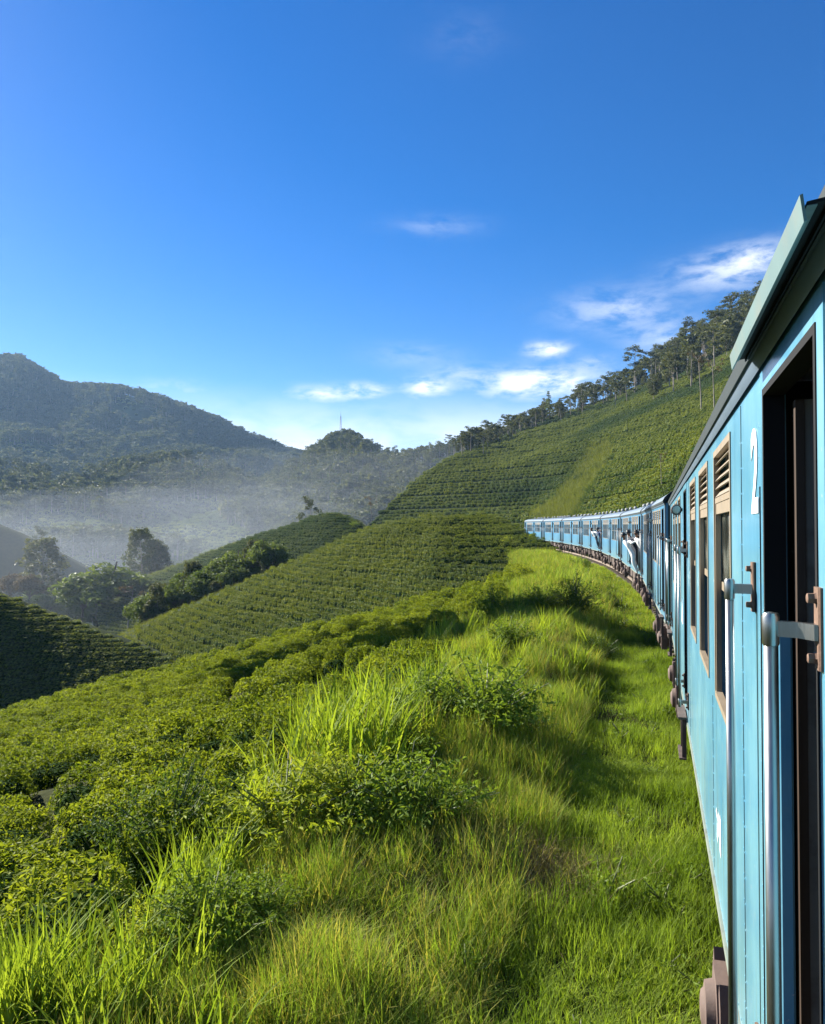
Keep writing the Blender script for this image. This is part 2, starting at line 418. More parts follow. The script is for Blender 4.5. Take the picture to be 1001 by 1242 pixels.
# --- mid tea hill inside the curve
G_mid = loft([
    [(60, 850, 92), (160, 800, 92), (230, 830, 80), (400, 800, 70), (520, 765, 68), (600, 735, 70), (660, 700, 76), (700, 690, 84)],
    [(60, 830, 100), (160, 785, 103), (230, 778, 95), (400, 740, 88), (520, 705, 86), (600, 690, 88), (660, 676, 94), (700, 672, 100)],
    [(60, 820, 108), (160, 771, 114), (230, 742, 110), (300, 722, 106), (400, 692, 106), (480, 668, 107), (540, 652, 108), (600, 651, 110), (640, 656, 112), (700, 662, 116)],
    [(60, 815, 118), (160, 765, 124), (230, 735, 126), (300, 705, 128), (350, 686, 130), (400, 664, 132), (450, 642, 134), (490, 634, 134), (530, 629, 134), (590, 626, 134), (625, 640, 132), (645, 654, 132), (700, 660, 132)],
    [(60, 850, 150), (160, 800, 150), (300, 745, 155), (400, 705, 158), (450, 682, 160), (530, 664, 160), (600, 656, 156), (640, 660, 148), (700, 664, 142)],
], 170, 26, .35, 14, 4)
sheet('tea_hill', G_mid, M['tea_soil'])
# --- dark hill at the left, facing away from the sun
G_left = loft([
    [(-420, 1050, 66), (-150, 1020, 66), (0, 1000, 68), (130, 950, 70), (230, 880, 74), (300, 850, 77)],
    [(-420, 800, 92), (-150, 820, 88), (0, 855, 85), (130, 858, 82), (230, 840, 81), (300, 842, 80)],
    [(-420, 500, 110), (-300, 545, 108), (-150, 625, 104), (-60, 684, 101), (0, 719, 99), (60, 742, 97), (110, 758, 95), (170, 781, 92), (230, 806, 88), (265, 822, 85), (300, 835, 83)],
    [(-420, 600, 150), (-150, 700, 145), (0, 775, 135), (110, 800, 125), (230, 830, 105), (300, 845, 95)],
], 110, 26, .5, 16, 9)
sheet('shaded_hill', G_left, M['tea_soil'])
# --- second spur, down to the valley trees
G_sp = loft([
    [(120, 790, 200), (200, 775, 195), (300, 760, 185), (400, 745, 178), (480, 730, 175), (560, 700, 180)],
    [(120, 745, 222), (200, 722, 220), (300, 702, 212), (400, 685, 205), (480, 672, 200), (560, 668, 200)],
    [(120, 722, 252), (160, 706, 254), (200, 692, 256), (260, 668, 256), (310, 650, 254), (350, 639, 250), (385, 626, 246), (405, 622, 244), (425, 628, 240), (445, 640, 236), (480, 655, 228), (560, 668, 220)],
    [(120, 760, 300), (200, 735, 300), (310, 700, 300), (405, 680, 295), (480, 690, 280), (560, 690, 260)],
], 140, 24, .8, 22, 5)
sheet('tea_spur', G_sp, M['tea_soil'])
# --- the big tea slope right of the track
def foot(s, d): x, y = sd2xy(s, d); p = np.array([float(x), float(y), float(h_near(s, d))-.6]); a, b, c = project(p[None]); return (a[0], b[0], c[0])
ft = [foot(s, -5.0) for s in (24, 30, 38, 50, 65, 80, 95, 110, 125, 140)]
ft = [q for q in ft if True]
G_big = loft([
    [(440, 660, 215), (480, 656, 205), (540, 652, 185), (600, 650, 168)]+[(a, b, c) for a, b, c in ft if 610 < a < 1000]+[(1000, 668, 34), (1250, 720, 26), (1700, 760, 22)],
    [(440, 652, 226), (480, 636, 228), (540, 622, 228), (600, 612, 225), (660, 604, 215), (720, 606, 165), (760, 598, 135), (800, 580, 120), (850, 545, 112), (1000, 470, 105), (1250, 390, 98), (1700, 250, 90)],
    [(440, 646, 234), (480, 617, 252), (540, 588, 270), (600, 572, 280), (660, 556, 275), (720, 546, 250), (760, 530, 235), (800, 515, 225), (850, 497, 220), (1000, 420, 215), (1250, 310, 200), (1700, 130, 180)],
    [(440, 643, 240), (455, 634, 246), (480, 605, 272), (510, 577, 310), (545, 556, 360), (600, 532, 420), (650, 513, 440), (700, 497, 450), (780, 468, 470), (850, 434, 480), (920, 390, 480), (1000, 342, 480), (1250, 240, 470), (1700, 60, 450)],
    [(440, 655, 280), (480, 640, 330), (545, 590, 430), (600, 560, 500), (700, 535, 540), (850, 480, 570), (1000, 400, 570), (1250, 300, 560), (1700, 150, 550)],
], 240, 34, 1.6, 45, 6, sm=13)
sheet('tea_slope', G_big, M['tea_soil'])
# --- wooded ridge with the mast
G_rid = loft([
    [(240, 720, 560), (330, 705, 520), (420, 700, 440), (520, 690, 420), (620, 650, 480), (760, 600, 620)],
    [(240, 660, 720), (330, 640, 680), (420, 628, 600), (520, 615, 560), (620, 590, 600), (760, 540, 700)],
    [(240, 625, 900), (290, 612, 900), (330, 592, 900), (360, 572, 900), (390, 552, 900), (405, 542, 900), (418, 539, 900), (432, 543, 895), (450, 556, 880), (470, 565, 860), (500, 566, 820), (540, 560, 780), (580, 548, 750), (620, 536, 740), (700, 520, 740), (760, 505, 740)],
    [(240, 660, 1100), (330, 630, 1100), (418, 580, 1100), (500, 590, 1050), (620, 560, 1000), (760, 530, 950)],
], 130, 22, 9, 90, 7)
sheet('wooded_ridge', G_rid, M['hill_far'])
# --- far mountain, and the low hills in front of it
G_mtn = loft([
    [(-420, 668, 800), (-150, 668, 800), (100, 665, 820), (300, 660, 860), (480, 655, 950)],
    [(-420, 600, 1050), (-150, 600, 1050), (0, 596, 1050), (60, 588, 1060), (130, 592, 1060), (200, 585, 1080), (300, 598, 1100), (480, 625, 1150)],
    [(-420, 530, 1300), (-150, 535, 1300), (0, 532, 1300), (100, 520, 1300), (200, 535, 1320), (300, 560, 1350), (480, 610, 1380)],
    [(-420, 500, 1600), (-200, 474, 1600), (-60, 462, 1600), (-25, 447, 1600), (5, 441, 1600), (26, 442, 1600), (42, 453, 1600), (60, 464, 1590), (80, 474, 1580), (98, 477, 1575), (120, 475, 1570), (150, 478, 1560), (200, 495, 1540), (240, 511, 1520), (280, 530, 1500), (320, 548, 1490), (360, 563, 1480), (420, 585, 1480), (480, 606, 1480)],
    [(-420, 560, 2000), (-150, 530, 2000), (100, 520, 2000), (300, 590, 1900), (480, 640, 1850)],
], 300, 34, 44, 190, 8, sm=3, crest_keep=.93)
sheet('mountain', G_mtn, M['hill_far'])
G_ft = loft([
    [(-420, 700, 520), (0, 690, 520), (150, 690, 520), (300, 690, 540), (460, 680, 600)],
    [(-420, 640, 640), (0, 638, 640), (100, 632, 640), (200, 640, 650), (300, 636, 660), (460, 650, 700)],
    [(-420, 585, 880), (-100, 588, 860), (0, 575, 850), (40, 580, 850), (80, 594, 850), (130, 578, 850), (180, 570, 860), (230, 566, 870), (270, 580, 880), (330, 602, 890), (400, 620, 880), (460, 640, 880)],
    [(-420, 620, 1000), (0, 612, 1000), (100, 622, 1000), (230, 606, 1020), (330, 630, 1040), (460, 660, 1040)],
], 170, 26, 7, 70, 12)
sheet('foothill', G_ft, M['hill_far'])
# --- misty shaded hill at the left, valley floor mounds
G_mist = loft([
    [(-420, 790, 285), (-100, 800, 288), (0, 800, 290), (100, 795, 296), (170, 775, 304), (240, 750, 312)],
    [(-420, 590, 330), (-150, 606, 335), (-60, 614, 335), (0, 636, 335), (30, 648, 336), (60, 662, 338), (90, 678, 340), (125, 698, 342), (160, 716, 344), (240, 732, 346)],
    [(-420, 650, 420), (-100, 680, 420), (60, 715, 420), (160, 740, 410), (240, 745, 400)],
], 90, 24, 1.0, 40, 13)
sheet('misty_hill', G_mist, M['tea_soil'])
gx = np.concatenate([np.linspace(-4200, -700, 18), np.linspace(-680, 400, 110), np.linspace(450, 4200, 18)])
gy = np.concatenate([np.linspace(-4200, 0, 14), np.linspace(20, 900, 90), np.linspace(950, 4200, 20)])
GX, GY = np.meshgrid(gx, gy, indexing='ij')
GZ = -34+9*fbm(GX, GY, 150, 3, 31)+11*np.maximum(fbm(GX, GY, 85, 2, 37), 0)
rr = np.hypot(GX+20, GY-20); GZ -= 26*smooth(320, 60, rr)
GZ += 45*smooth(1200, 3800, rr)*(.5+fbm(GX, GY, 900, 3, 77))
G_val = np.stack([GX, GY, GZ], -1)
sheet('valley_floor', G_val, M['valley'], flip=True)
# ------------------------------------------------------------------ vegetation builders
def cards(rng, cen, size, nrm=None, aspect=1.0, fold=.25, spread=1.0):
    """leaf-sized folded quads at the given centres; returns V (n*4,3), F (n,4)"""
    cen = np.asarray(cen, float); n = len(cen); size = np.broadcast_to(size, (n,)).astype(float)
    a = rng.normal(size=(n, 3))*spread
    if nrm is not None: a = a+np.asarray(nrm)
    a /= np.linalg.norm(a, axis=1, keepdims=True)
    t = rng.normal(size=(n, 3)); t -= a*(t*a).sum(1, keepdims=True); t /= np.linalg.norm(t, axis=1, keepdims=True)
    b = np.cross(a, t); h = size[:, None]
    V = np.stack([cen-t*h*aspect, cen-b*h*.5+a*h*fold, cen+t*h*aspect, cen+b*h*.5+a*h*fold], 1).reshape(-1, 3)
    F = np.arange(n*4).reshape(n, 4); return V, F
def dome_pts(rng, n, rx, rz, flat=.6, z0=0):
    """points on and in a flat-topped dome, with outward normals"""
    u = rng.random(n); th = rng.random(n)*2*math.pi
    r = np.sqrt(u)*rx; k = np.clip(r/rx, 0, 1)
    top = rz*(1-np.power(k, 6.5)); z = z0+top
    side = rng.random(n) < .38
    z = np.where(side, z0+rng.random(n)*rz*.9, z); r = np.where(side, rx*np.power(np.clip(1-(z-z0)/rz, 0, 1), 1/4.5)*(.9+.15*rng.random(n)), r)
    nr = np.where(side, .9, np.power(k, 3)*.9); nz = np.where(side, .25, 1.0)
    lump = .055*rz*np.sin(r*9/rx+th*2)+rng.normal(size=n)*.045*rz
    p = np.stack([r*np.cos(th), r*np.sin(th), z+lump], 1); nn = np.stack([nr*np.cos(th), nr*np.sin(th), nz], 1)
    return p, nn
def hull(rx, rz, n=10, z0=0, k=.86):
    prof = [(0, .75), (.35, .97), (.7, .93), (.92, .7), (1.0, .0)]
    V = []; F = []
    for (h, r) in prof[:-1]:
        for i in range(n): a = 2*math.pi*i/n; V.append((rx*k*r*math.cos(a), rx*k*r*math.sin(a), z0+rz*k*h))
    V.append((0, 0, z0+rz*k))
    for j in range(len(prof)-2):
        for i in range(n): F.append((j*n+i, j*n+(i+1) % n, (j+1)*n+(i+1) % n, (j+1)*n+i))
    b = (len(prof)-2)*n
    for i in range(n): F.append((b+i, b+(i+1) % n, len(V)-1))
    return np.array(V), F
def join(parts):
    V = []; F = []; mi = []; b = 0
    for v, f, m in parts:
        V.append(np.asarray(v)); F.extend([tuple(int(i)+b for i in q) for q in f]); mi.extend([m]*len(f)); b += len(v)
    return np.concatenate(V), F, mi
def tea_mesh(name, seed, nleaf, leaf, rx, rz, mat):
    rng = np.random.default_rng(seed); p, nn = dome_pts(rng, nleaf, rx, rz, z0=.12)
    V, F = cards(rng, p, leaf*rng.uniform(.7, 1.25, nleaf), nn, 1.0, .22, .75)
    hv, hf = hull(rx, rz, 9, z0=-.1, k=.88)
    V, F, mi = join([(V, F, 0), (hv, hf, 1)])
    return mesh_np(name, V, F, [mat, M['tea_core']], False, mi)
def blades_mesh(name, seed, n, rad, hmin, hmax, wid, bend, mat, mat2=None, dry=.0, segs=3):
    rng = np.random.default_rng(seed); V = []; F = []; mi = []
    for i in range(n):
        a = rng.random()*6.283; r = rad*math.sqrt(rng.random()); x, y = r*math.cos(a), r*math.sin(a)
        h = rng.uniform(hmin, hmax); az = rng.random()*6.283; bd = bend*rng.uniform(.2, 1.3)*h; w = wid*rng.uniform(.6, 1.3)
        fx, fy = math.cos(az), math.sin(az); wx, wy = -fy, fx; b = len(V)
        for k in range(segs+1):
            t = k/segs; hh = h*(t-.22*bd/h*t*t); off = bd*t*t; ww = w*(1-t)**.75*(.55+.9*min(t*3, 1)*.5) if k < segs else 0
            cx, cy = x+fx*off, y+fy*off
            if k < segs: V += [(cx-wx*ww, cy-wy*ww, hh-.03), (cx+wx*ww, cy+wy*ww, hh-.03)]
            else: V.append((cx, cy, hh-.03))
        for k in range(segs-1): F.append((b+2*k, b+2*k+1, b+2*k+3, b+2*k+2)); mi.append(0)
        F.append((b+2*segs-2, b+2*segs-1, b+2*segs)); mi.append(0)
        if mat2 is not None and rng.random() < dry: mi[-segs:] = [1]*segs
    return mesh_np(name, V, F, [mat] if mat2 is None else [mat, mat2], False, mi if mat2 is not None else None)
def shrub_mesh(name, seed, nstem, leaf, rx, rz, mat, per=30, aspect=1.3):
    """many leafy stems rising from one root, each carrying its own leaves"""
    rng = np.random.default_rng(seed); P_ = []; N_ = []; S_ = []; mb = MB()
    for i in range(nstem):
        a = rng.random()*6.283; q = math.sqrt(rng.random()); r = rx*q; h = rz*(1-.55*q*q)*rng.uniform(.62, 1.15)
        tip = np.array([r*math.cos(a), r*math.sin(a), h]); mid = np.array([r*.35*math.cos(a), r*.35*math.sin(a), h*.62]); base = np.array([r*.12*math.cos(a), r*.12*math.sin(a), -.05])
        if i % 3 == 0: mb.tube([tuple(base), tuple(mid), tuple(tip)], [.011, .008, .004], 4, False)
        t = rng.uniform(.30, 1.0, per); pt = ((1-t)**2)[:, None]*base+(2*t*(1-t))[:, None]*(mid*1.1)+(t**2)[:, None]*tip
        off = rng.normal(size=(per, 3)); off /= np.linalg.norm(off, axis=1, keepdims=True); pt = pt+off*(leaf*rng.uniform(.8, 2.6, (per, 1)))
        P_.append(pt); N_.append(off*.5+np.array([.35*math.cos(a), .35*math.sin(a), .8])); S_.append(leaf*(1.25-.55*t)*rng.uniform(.6, 1.25, per))
    Pp = np.concatenate(P_); Nn = np.concatenate(N_); Sz = np.concatenate(S_); ok = Pp[:, 2] > .01
    V, F = cards(rng, Pp[ok], Sz[ok], Nn[ok], aspect, .2, .7)
    V, F, mi = join([(V, F, 0), (mb.v, mb.f, 1)])
    return mesh_np(name, V, F, [mat, M['stem']], False, mi)
def tree_meshes(seed, H, kind):
    """trunk with limbs, and a crown of leaf clumps"""
    rng = np.random.default_rng(seed); mb = MB(); lean = rng.normal(size=2)*.035*H
    nseg = 6; path = [(lean[0]*(t**1.6), lean[1]*(t**1.6), H*.93*t-.6*(t == 0)) for t in np.linspace(0, 1, nseg)]
    r0 = H*.0125 if kind != 'round' else H*.03
    mb.tube(path, [r0*(1-.8*t)+.02 for t in np.linspace(0, 1, nseg)], 6, False); clumps = []
    def at(t): q = np.array(path); return np.array([np.interp(t, np.linspace(0, 1, nseg), q[:, i]) for i in range(3)])
    if kind == 'euc':          # bare stem, flat-topped tiers
        nl = 9; t0 = rng.uniform(.48, .62)
        for i in range(nl):
            t = t0+(1-t0)*(i/(nl-1))**.8; a = rng.random()*6.283; ln = H*rng.uniform(.10, .20)*(1.15-.55*(t-t0)/(1-t0)); b = at(t)
            e = b+np.array([math.cos(a)*ln, math.sin(a)*ln, ln*.55]); mb.tube([tuple(b), tuple((b+e)/2+[0, 0, ln*.05]), tuple(e)], [r0*.32, r0*.22, r0*.1], 4, False)
            clumps.append((e, H*rng.uniform(.055, .10), .55))
        clumps.append((at(1.0), H*.08, .6))
    elif kind == 'airy':       # tall, narrow, leafy most of the way
        for i in range(34):
            t = .24+.76*(i/33); a = i*2.4+rng.random()*.8; ln = H*.19*(1.08-abs(t-.55)*1.3)*rng.uniform(.6, 1.1); b = at(t); e = b+np.array([math.cos(a)*ln, math.sin(a)*ln, ln*.5])
            mb.tube([tuple(b), tuple(e)], [r0*.3, r0*.1], 4, False); clumps.append((e, H*rng.uniform(.055, .09), .8))
        clumps.append((at(1), H*.07, 1))
    elif kind == 'round':
        for i in range(34):
            q = rng.normal(size=3); q /= np.linalg.norm(q); q[2] = abs(q[2])*.9-.15
            e = np.array([0, 0, H*.50])+q*np.array([H*.46, H*.46, H*.44])*rng.uniform(.6, 1.0)
            if i % 4 == 0: mb.tube([(0, 0, H*.25), tuple(e*.6+np.array([0, 0, H*.12])), tuple(e)], [r0*.6, r0*.35, r0*.1], 5, False)
            clumps.append((e, H*rng.uniform(.10, .17), .75))
    elif kind == 'conifer':
        for i in range(15):
            t = .2+.8*i/14; w = H*.24*(1.08-t)
            for k in range(4):
                a = rng.random()*6.283; b = at(t); e = b+np.array([math.cos(a)*w, math.sin(a)*w, -w*.05]); mb.tube([tuple(b), tuple(e)], [r0*.25, r0*.08], 3, False)
                clumps.append((b*.35+e*.65, H*.05*(1.2-t*.5), .45))
    elif kind == 'bare':
        for i in range(7):
            t = rng.uniform(.6, 1); a = rng.random()*6.283; ln = H*.16; b = at(t); e = b+np.array([math.cos(a)*ln, math.sin(a)*ln, ln*.8])
            mb.tube([tuple(b), tuple(e)], [r0*.3, r0*.1], 4, False); clumps.append((e, H*.05, .6))
    cp = []; cn = []; cz = []
    leaf = {'euc': .022, 'airy': .024, 'round': .030, 'conifer': .018, 'bare': .016}[kind]*H
    per = {'euc': 66, 'airy': 60, 'round': 130, 'conifer': 16, 'bare': 22}[kind]
    for c, r, fl in clumps:
        q = rng.normal(size=(per, 3)); q /= np.linalg.norm(q, axis=1, keepdims=True); q *= rng.uniform(.45, 1.1, (per, 1))
        cp.append(c+q*np.array([r, r, r*fl])); cn.append(q+[0, 0, .4])
    cp = np.concatenate(cp); cn = np.concatenate(cn)
    V, F = cards(rng, cp, leaf*rng.uniform(.6, 1.3, len(cp)), cn, 1.0, .2, .9)
    crown_mat = {'euc': M['euc'], 'airy': M['euc'], 'round': M['broad'], 'conifer': M['broad'], 'bare': M['rust']}[kind]
    me_c = mesh_np(kind+'_crown', V, F, [crown_mat])
    me_t = mb.mesh(kind+'_trunk', [M['bark'] if kind in ('euc', 'airy', 'bare') else M['bark_dark']], True)
    # low-detail single mesh for the far forest
    k = max(1, len(F)//110); sel = np.arange(0, len(F), k); V2 = V.reshape(-1, 4, 3)[sel]; ctr = V2.mean(1, keepdims=True); V2 = (ctr+(V2-ctr)*math.sqrt(k)*1.0).reshape(-1, 3)
    mt = MB(); mt.tube(path, [r0*(1-.8*t)+.02 for t in np.linspace(0, 1, nseg)], 4, False)
    VV, FF, mi = join([(V2, np.arange(len(V2)).reshape(-1, 4), 0), (mt.v, mt.f, 1)])
    me_far = mesh_np(kind+'_far', VV, FF, [crown_mat, M['bark'] if kind == 'euc' else M['bark_dark']], False, mi)
    return me_t, me_c, me_far

def scatter(name, pts, rot, scl, idx, meshes, kind='stuff'):
    """one object whose geometry nodes instance the given meshes on its points"""
    pts = np.asarray(pts, np.float32); n = len(pts)
    rot = np.asarray(rot, np.float32); scl = np.asarray(scl, np.float32)
    if rot.ndim == 1: rot = np.stack([np.zeros(n), np.zeros(n), rot], 1).astype(np.float32)
    if scl.ndim == 1: scl = np.stack([scl]*3, 1).astype(np.float32)
    me = bpy.data.meshes.new(name); me.vertices.add(n); me.vertices.foreach_set('co', pts.ravel())
    for nm, ty, arr, key in (('rot', 'FLOAT_VECTOR', rot.ravel(), 'vector'), ('scl', 'FLOAT_VECTOR', scl.ravel(), 'vector'), ('pick', 'INT', np.asarray(idx, np.int32), 'value')):
        a = me.attributes.new(nm, ty, 'POINT'); a.data.foreach_set(key, arr)
    me.update()
    src = bpy.data.collections.new(name+'_kinds')
    for i, ms in enumerate(meshes):
        src.objects.link(bpy.data.objects.new('%s_kind_%02d' % (name, i), ms))
    o = bpy.data.objects.new(name, me); COL.objects.link(o); o['kind'] = kind
    t = bpy.data.node_groups.new(name+'_scatter', 'GeometryNodeTree')
    t.interface.new_socket('Geometry', in_out='INPUT', socket_type='NodeSocketGeometry'); t.interface.new_socket('Geometry', in_out='OUTPUT', socket_type='NodeSocketGeometry')
    N = t.nodes; gi = N.new('NodeGroupInput'); go = N.new('NodeGroupOutput'); ip = N.new('GeometryNodeInstanceOnPoints'); ci = N.new('GeometryNodeCollectionInfo')
    ci.inputs['Collection'].default_value = src; ci.inputs['Separate Children'].default_value = True; ci.inputs['Reset Children'].default_value = True
    def attr(nm, ty): a = N.new('GeometryNodeInputNamedAttribute'); a.data_type = ty; a.inputs['Name'].default_value = nm; return a.outputs['Attribute']
    L = t.links; L.new(gi.outputs[0], ip.inputs['Points']); L.new(ci.outputs[0], ip.inputs['Instance']); ip.inputs['Pick Instance'].default_value = True
    L.new(attr('pick', 'INT'), ip.inputs['Instance Index'])
    e2r = N.new('FunctionNodeEulerToRotation'); L.new(attr('rot', 'FLOAT_VECTOR'), e2r.inputs[0]); L.new(e2r.outputs[0], ip.inputs['Rotation'])
    L.new(attr('scl', 'FLOAT_VECTOR'), ip.inputs['Scale']); L.new(ip.outputs[0], go.inputs[0])
    md = o.modifiers.new('scatter', 'NODES'); md.node_group = t
    return o

# ------------------------------------------------------------------ tea
TEA_HI = [tea_mesh('tea_bush', 100+i, 1650, .041, .64, .72, M['tea']) for i in range(5)]
TEA_MD = [tea_mesh('tea_bush_mid', 120+i, 480, .072, .64, .70, M['tea']) for i in range(4)]
TEA_LO = [tea_mesh('tea_bush_far', 140+i, 110, .115, .66, .72, M['tea_far']) for i in range(4)]
TEA_ROW = [tea_mesh('tea_row', 160+i, 150, .20, 1.0, .9, M['tea_far']) for i in range(4)]
pts = []
for k, d in enumerate(np.arange(5.6, 50, 1.24)):
    s = np.arange(-12, 66, 1.28)+(.6 if k % 2 else 0); s = s+RNG.normal(0, .17, len(s)); d2 = d+RNG.normal(0, .17, len(s))+.25*np.sin(s*.35+k)
    pts.append(np.stack([s, d2], 1))
pts = np.concatenate(pts)
edge = 6.0+1.2*smooth(8, 22, pts[:, 0])+.7*fbm(pts[:, 0], pts[:, 0]*0, 4, 2, 51)+1.2*smooth(35, 60, pts[:, 0])
keep = (pts[:, 1] > edge) & (fbm(pts[:, 0], pts[:, 1], 2.4, 2, 61) > -.27)
# worn gaps between the patches of bushes
keep &= ~((np.abs(fbm(pts[:, 0]*.55, pts[:, 1], 6.0, 2, 63)) < .05))
pts = pts[keep]; x, y = sd2xy(pts[:, 0], pts[:, 1]); z = h_near(pts[:, 0], pts[:, 1])
tp = np.stack([x, y, z-.02], 1); ok = inview(tp, 110); tp = tp[ok]
_, _, D = project(tp); order = np.argsort(D); tp = tp[order]; D = D[order]
NB = 298; rz = RNG.random(len(tp))*6.28; sc = RNG.uniform(.92, 1.13, len(tp))
for i in range(NB):
    o = bpy.data.objects.new('tea_bush', TEA_HI[i % 5]); link(o); o.location = tp[i]; o.rotation_euler = (RNG.normal(0, .07), -.12+RNG.normal(0, .07), rz[i])
    o.scale = (sc[i]*.97, sc[i]*.97, RNG.uniform(.88, 1.02))
    tag(o, 'clipped flat topped tea bush in the bright field sloping away below the grassy bank', 'tea bush', 'tea bushes in the near field')
far = D[NB:] > 34
rt = np.stack([RNG.normal(0, .07, len(far)), RNG.normal(-.1, .07, len(far)), rz[NB:]], 1)
s3 = np.stack([sc[NB:]*.97, sc[NB:]*.97, RNG.uniform(.88, 1.02, len(far))], 1)
o = scatter('tea_bushes', tp[NB:], rt, s3, np.where(far, RNG.integers(5, 9, len(far)), RNG.integers(0, 5, len(far))), TEA_HI+TEA_MD)
tag(o, 'rest of the bright tea field running down to the gully', 'tea bushes')
def tea_rows(name, G, crest, dz, step, meshes, sxy, sz, label, mask=None, pattern=(1, 1, 1.6), m=30):
    p, a = rows_on(G, crest, dz, step, .10, pattern); ok = inview(p, m)
    if mask is not None: ok &= mask(p)
    p = p[ok]; a = a[ok]; n = len(p); p[:, 2] -= .08
    sc = RNG.uniform(.85, 1.15, n)[:, None]*np.array([[sxy[0], sxy[1], sz]])
    o = scatter(name, p, a+RNG.normal(0, .06, n), sc*RNG.uniform(.9, 1.1, (n, 3)), RNG.integers(0, len(meshes), n), meshes); tag(o, label, 'tea bushes'); return n
cnt = {}
cnt['mid'] = tea_rows('tea_bushes', G_mid, 26*3, .45, .82, TEA_LO, (.84, .64), 1.05, 'rows of tea bushes across the rounded hill inside the curve', pattern=(1, 1, 1.35))
cnt['left'] = tea_rows('tea_bushes', G_left, 26*2, .40, .85, TEA_LO, (.95, .9), .55, 'tea bushes on the shaded hill at the foot of the valley', pattern=(1,))
cnt['spur'] = tea_rows('tea_bushes', G_sp, 24*2, .64, 1.4, TEA_LO, (1.35, 1.0), 1.05, 'hazy rows of tea on the low spur beyond the rounded hill', pattern=(1, 1, 1.3))
def big_mask(p):
    px, py, D = project(p); gully = (np.abs(px-(760-(py-530)*.62)+4*fbm(p[:, 0], p[:, 1], 9, 2, 85)) < 3) & (py > 548)
    w = 16*fbm(p[:, 0], p[:, 1], 18, 3, 83)
    grassy = (px < 757-(py-530)*.60+w*.3) & (px > 740-(py-532)*.80+w*1.6) & (py > 545+w) & (fbm(p[:, 0], p[:, 1], 8, 2, 87) > -.25)
    return ~gully & ~grassy
cnt['big'] = tea_rows('tea_bushes', G_big, 34*3, 1.05, 2.1, TEA_ROW, (1.25, .85), .95, 'terraced rows of tea climbing the steep slope above the train', mask=big_mask, pattern=(1, 1, 1, 1.5))
print('TEA', cnt, len(tp))

# ------------------------------------------------------------------ grass
GR = [blades_mesh('grass_tuft', 200+i, 34, .13, .10, .30, .0042, .45, M['grass']) for i in range(5)]
GM = [blades_mesh('bank_tuft', 220+i, 34, .16, .20, .52, .0048, .55, M['grass'], M['grass_dry'], .35) for i in range(5)]
GS = [blades_mesh('straw_tuft', 240+i, 26, .18, .10, .34, .0035, 1.1, M['straw'], M['grass_dry'], .3) for i in range(3)]
GW = [blades_mesh('wide_tuft', 250+i, 40, .40, .25, .62, .014, .6, M['grass'], M['grass_dry'], .3, segs=2) for i in range(4)]
GWS = [blades_mesh('wide_short_tuft', 260+i, 40, .40, .12, .30, .012, .5, M['grass'], M['grass_dry'], .12, segs=2) for i in range(3)]
GPALE = [blades_mesh('pale_tuft', 255+i, 40, .40, .25, .62, .014, .6, M['slope_grass'], M['tea_far'], .4, segs=2) for i in range(4)]
WD = [shrub_mesh('weed', 280+i, 9, .020, .16, .24, M['shrub'], 9, 1.4) for i in range(3)]
RD = [blades_mesh('reed_tuft', 270+i, 26, .22, .5, 1.2, .021, .55, M['reed'], M['grass_dry'], .06, segs=5) for i in range(4)]
def strip(n, s0, s1, d0, d1):
    s = RNG.uniform(s0, s1, n); d = RNG.uniform(d0, d1, n); return s, d
GP = [[], [], [], []]; HOL = hit(618, 1062)
def put(s, d, kinds, sc0, sc1, lean=.12, zs=(.8, 1.25)):
    x, y = sd2xy(s, d); p = np.stack([x, y, h_near(s, d)], 1); ok = inview(p, 90)
    if kinds[0] < 10: ok &= (np.hypot((p[:, 0]-HOL[0])/1.0, (p[:, 1]-HOL[1])/.85) > .9) | (RNG.random(len(p)) < .22)
    p = p[ok]; n = len(p)
    rt = np.stack([RNG.normal(0, lean, n), RNG.normal(0, lean, n), RNG.random(n)*6.28], 1)
    c = RNG.uniform(sc0, sc1, n)[:, None]*np.ones((1, 3)); q = sd2 = xy2sd(p[:, 0], p[:, 1]); c[:, 2] *= RNG.uniform(*zs, n)*(.70 if kinds[0] < 5 else .82)*np.clip(1+1.1*fbm(q[0], q[1], .8, 2, 105), .45, 1.9)
    GP[0].append(p); GP[1].append(rt); GP[2].append(c); GP[3].append(RNG.choice(kinds, n))
iGR = list(range(0, 5)); iGM = list(range(5, 10)); iGS = list(range(10, 13)); iGW = list(range(13, 17)); iGWS = list(range(17, 20))
def thin(s, d, p0, sc=1.6, seed=71):
    n = fbm(s, d, sc, 3, seed); return RNG.random(len(s)) < np.clip(p0+n*1.1, 0, 1)
# verge beside the coaches
for (s0, s1, n, kd, a, b) in ((-8, 4, 3600, iGR, .9, 1.35), (4, 16, 3000, iGR, 1.0, 1.5), (16, 40, 2600, iGWS, .8, 1.15), (40, 125, 3200, iGWS, .7, 1.1)):
    s, d = strip(n, s0, s1, .8, 3.4); k = thin(s, d, .82, 2.2, 73); put(s[k], d[k], kd, a, b)
# bank: taller, mixed with dry blades
for (s0, s1, n, kd, a, b) in ((-8, 3, 4200, iGM, .75, 1.15), (3, 16, 4200, iGM, .8, 1.25), (16, 40, 4200, iGW, .75, 1.15), (40, 130, 7000, iGW, .7, 1.2)):
    s, d = strip(n, s0, s1, 2.9, 6.0 if s0 < 3 else (6.9 if s0 < 16 else (8.4 if s0 < 30 else 12.5))); k = thin(s, d, .72, 1.7, 75); put(s[k], d[k], kd, a, b, .18)
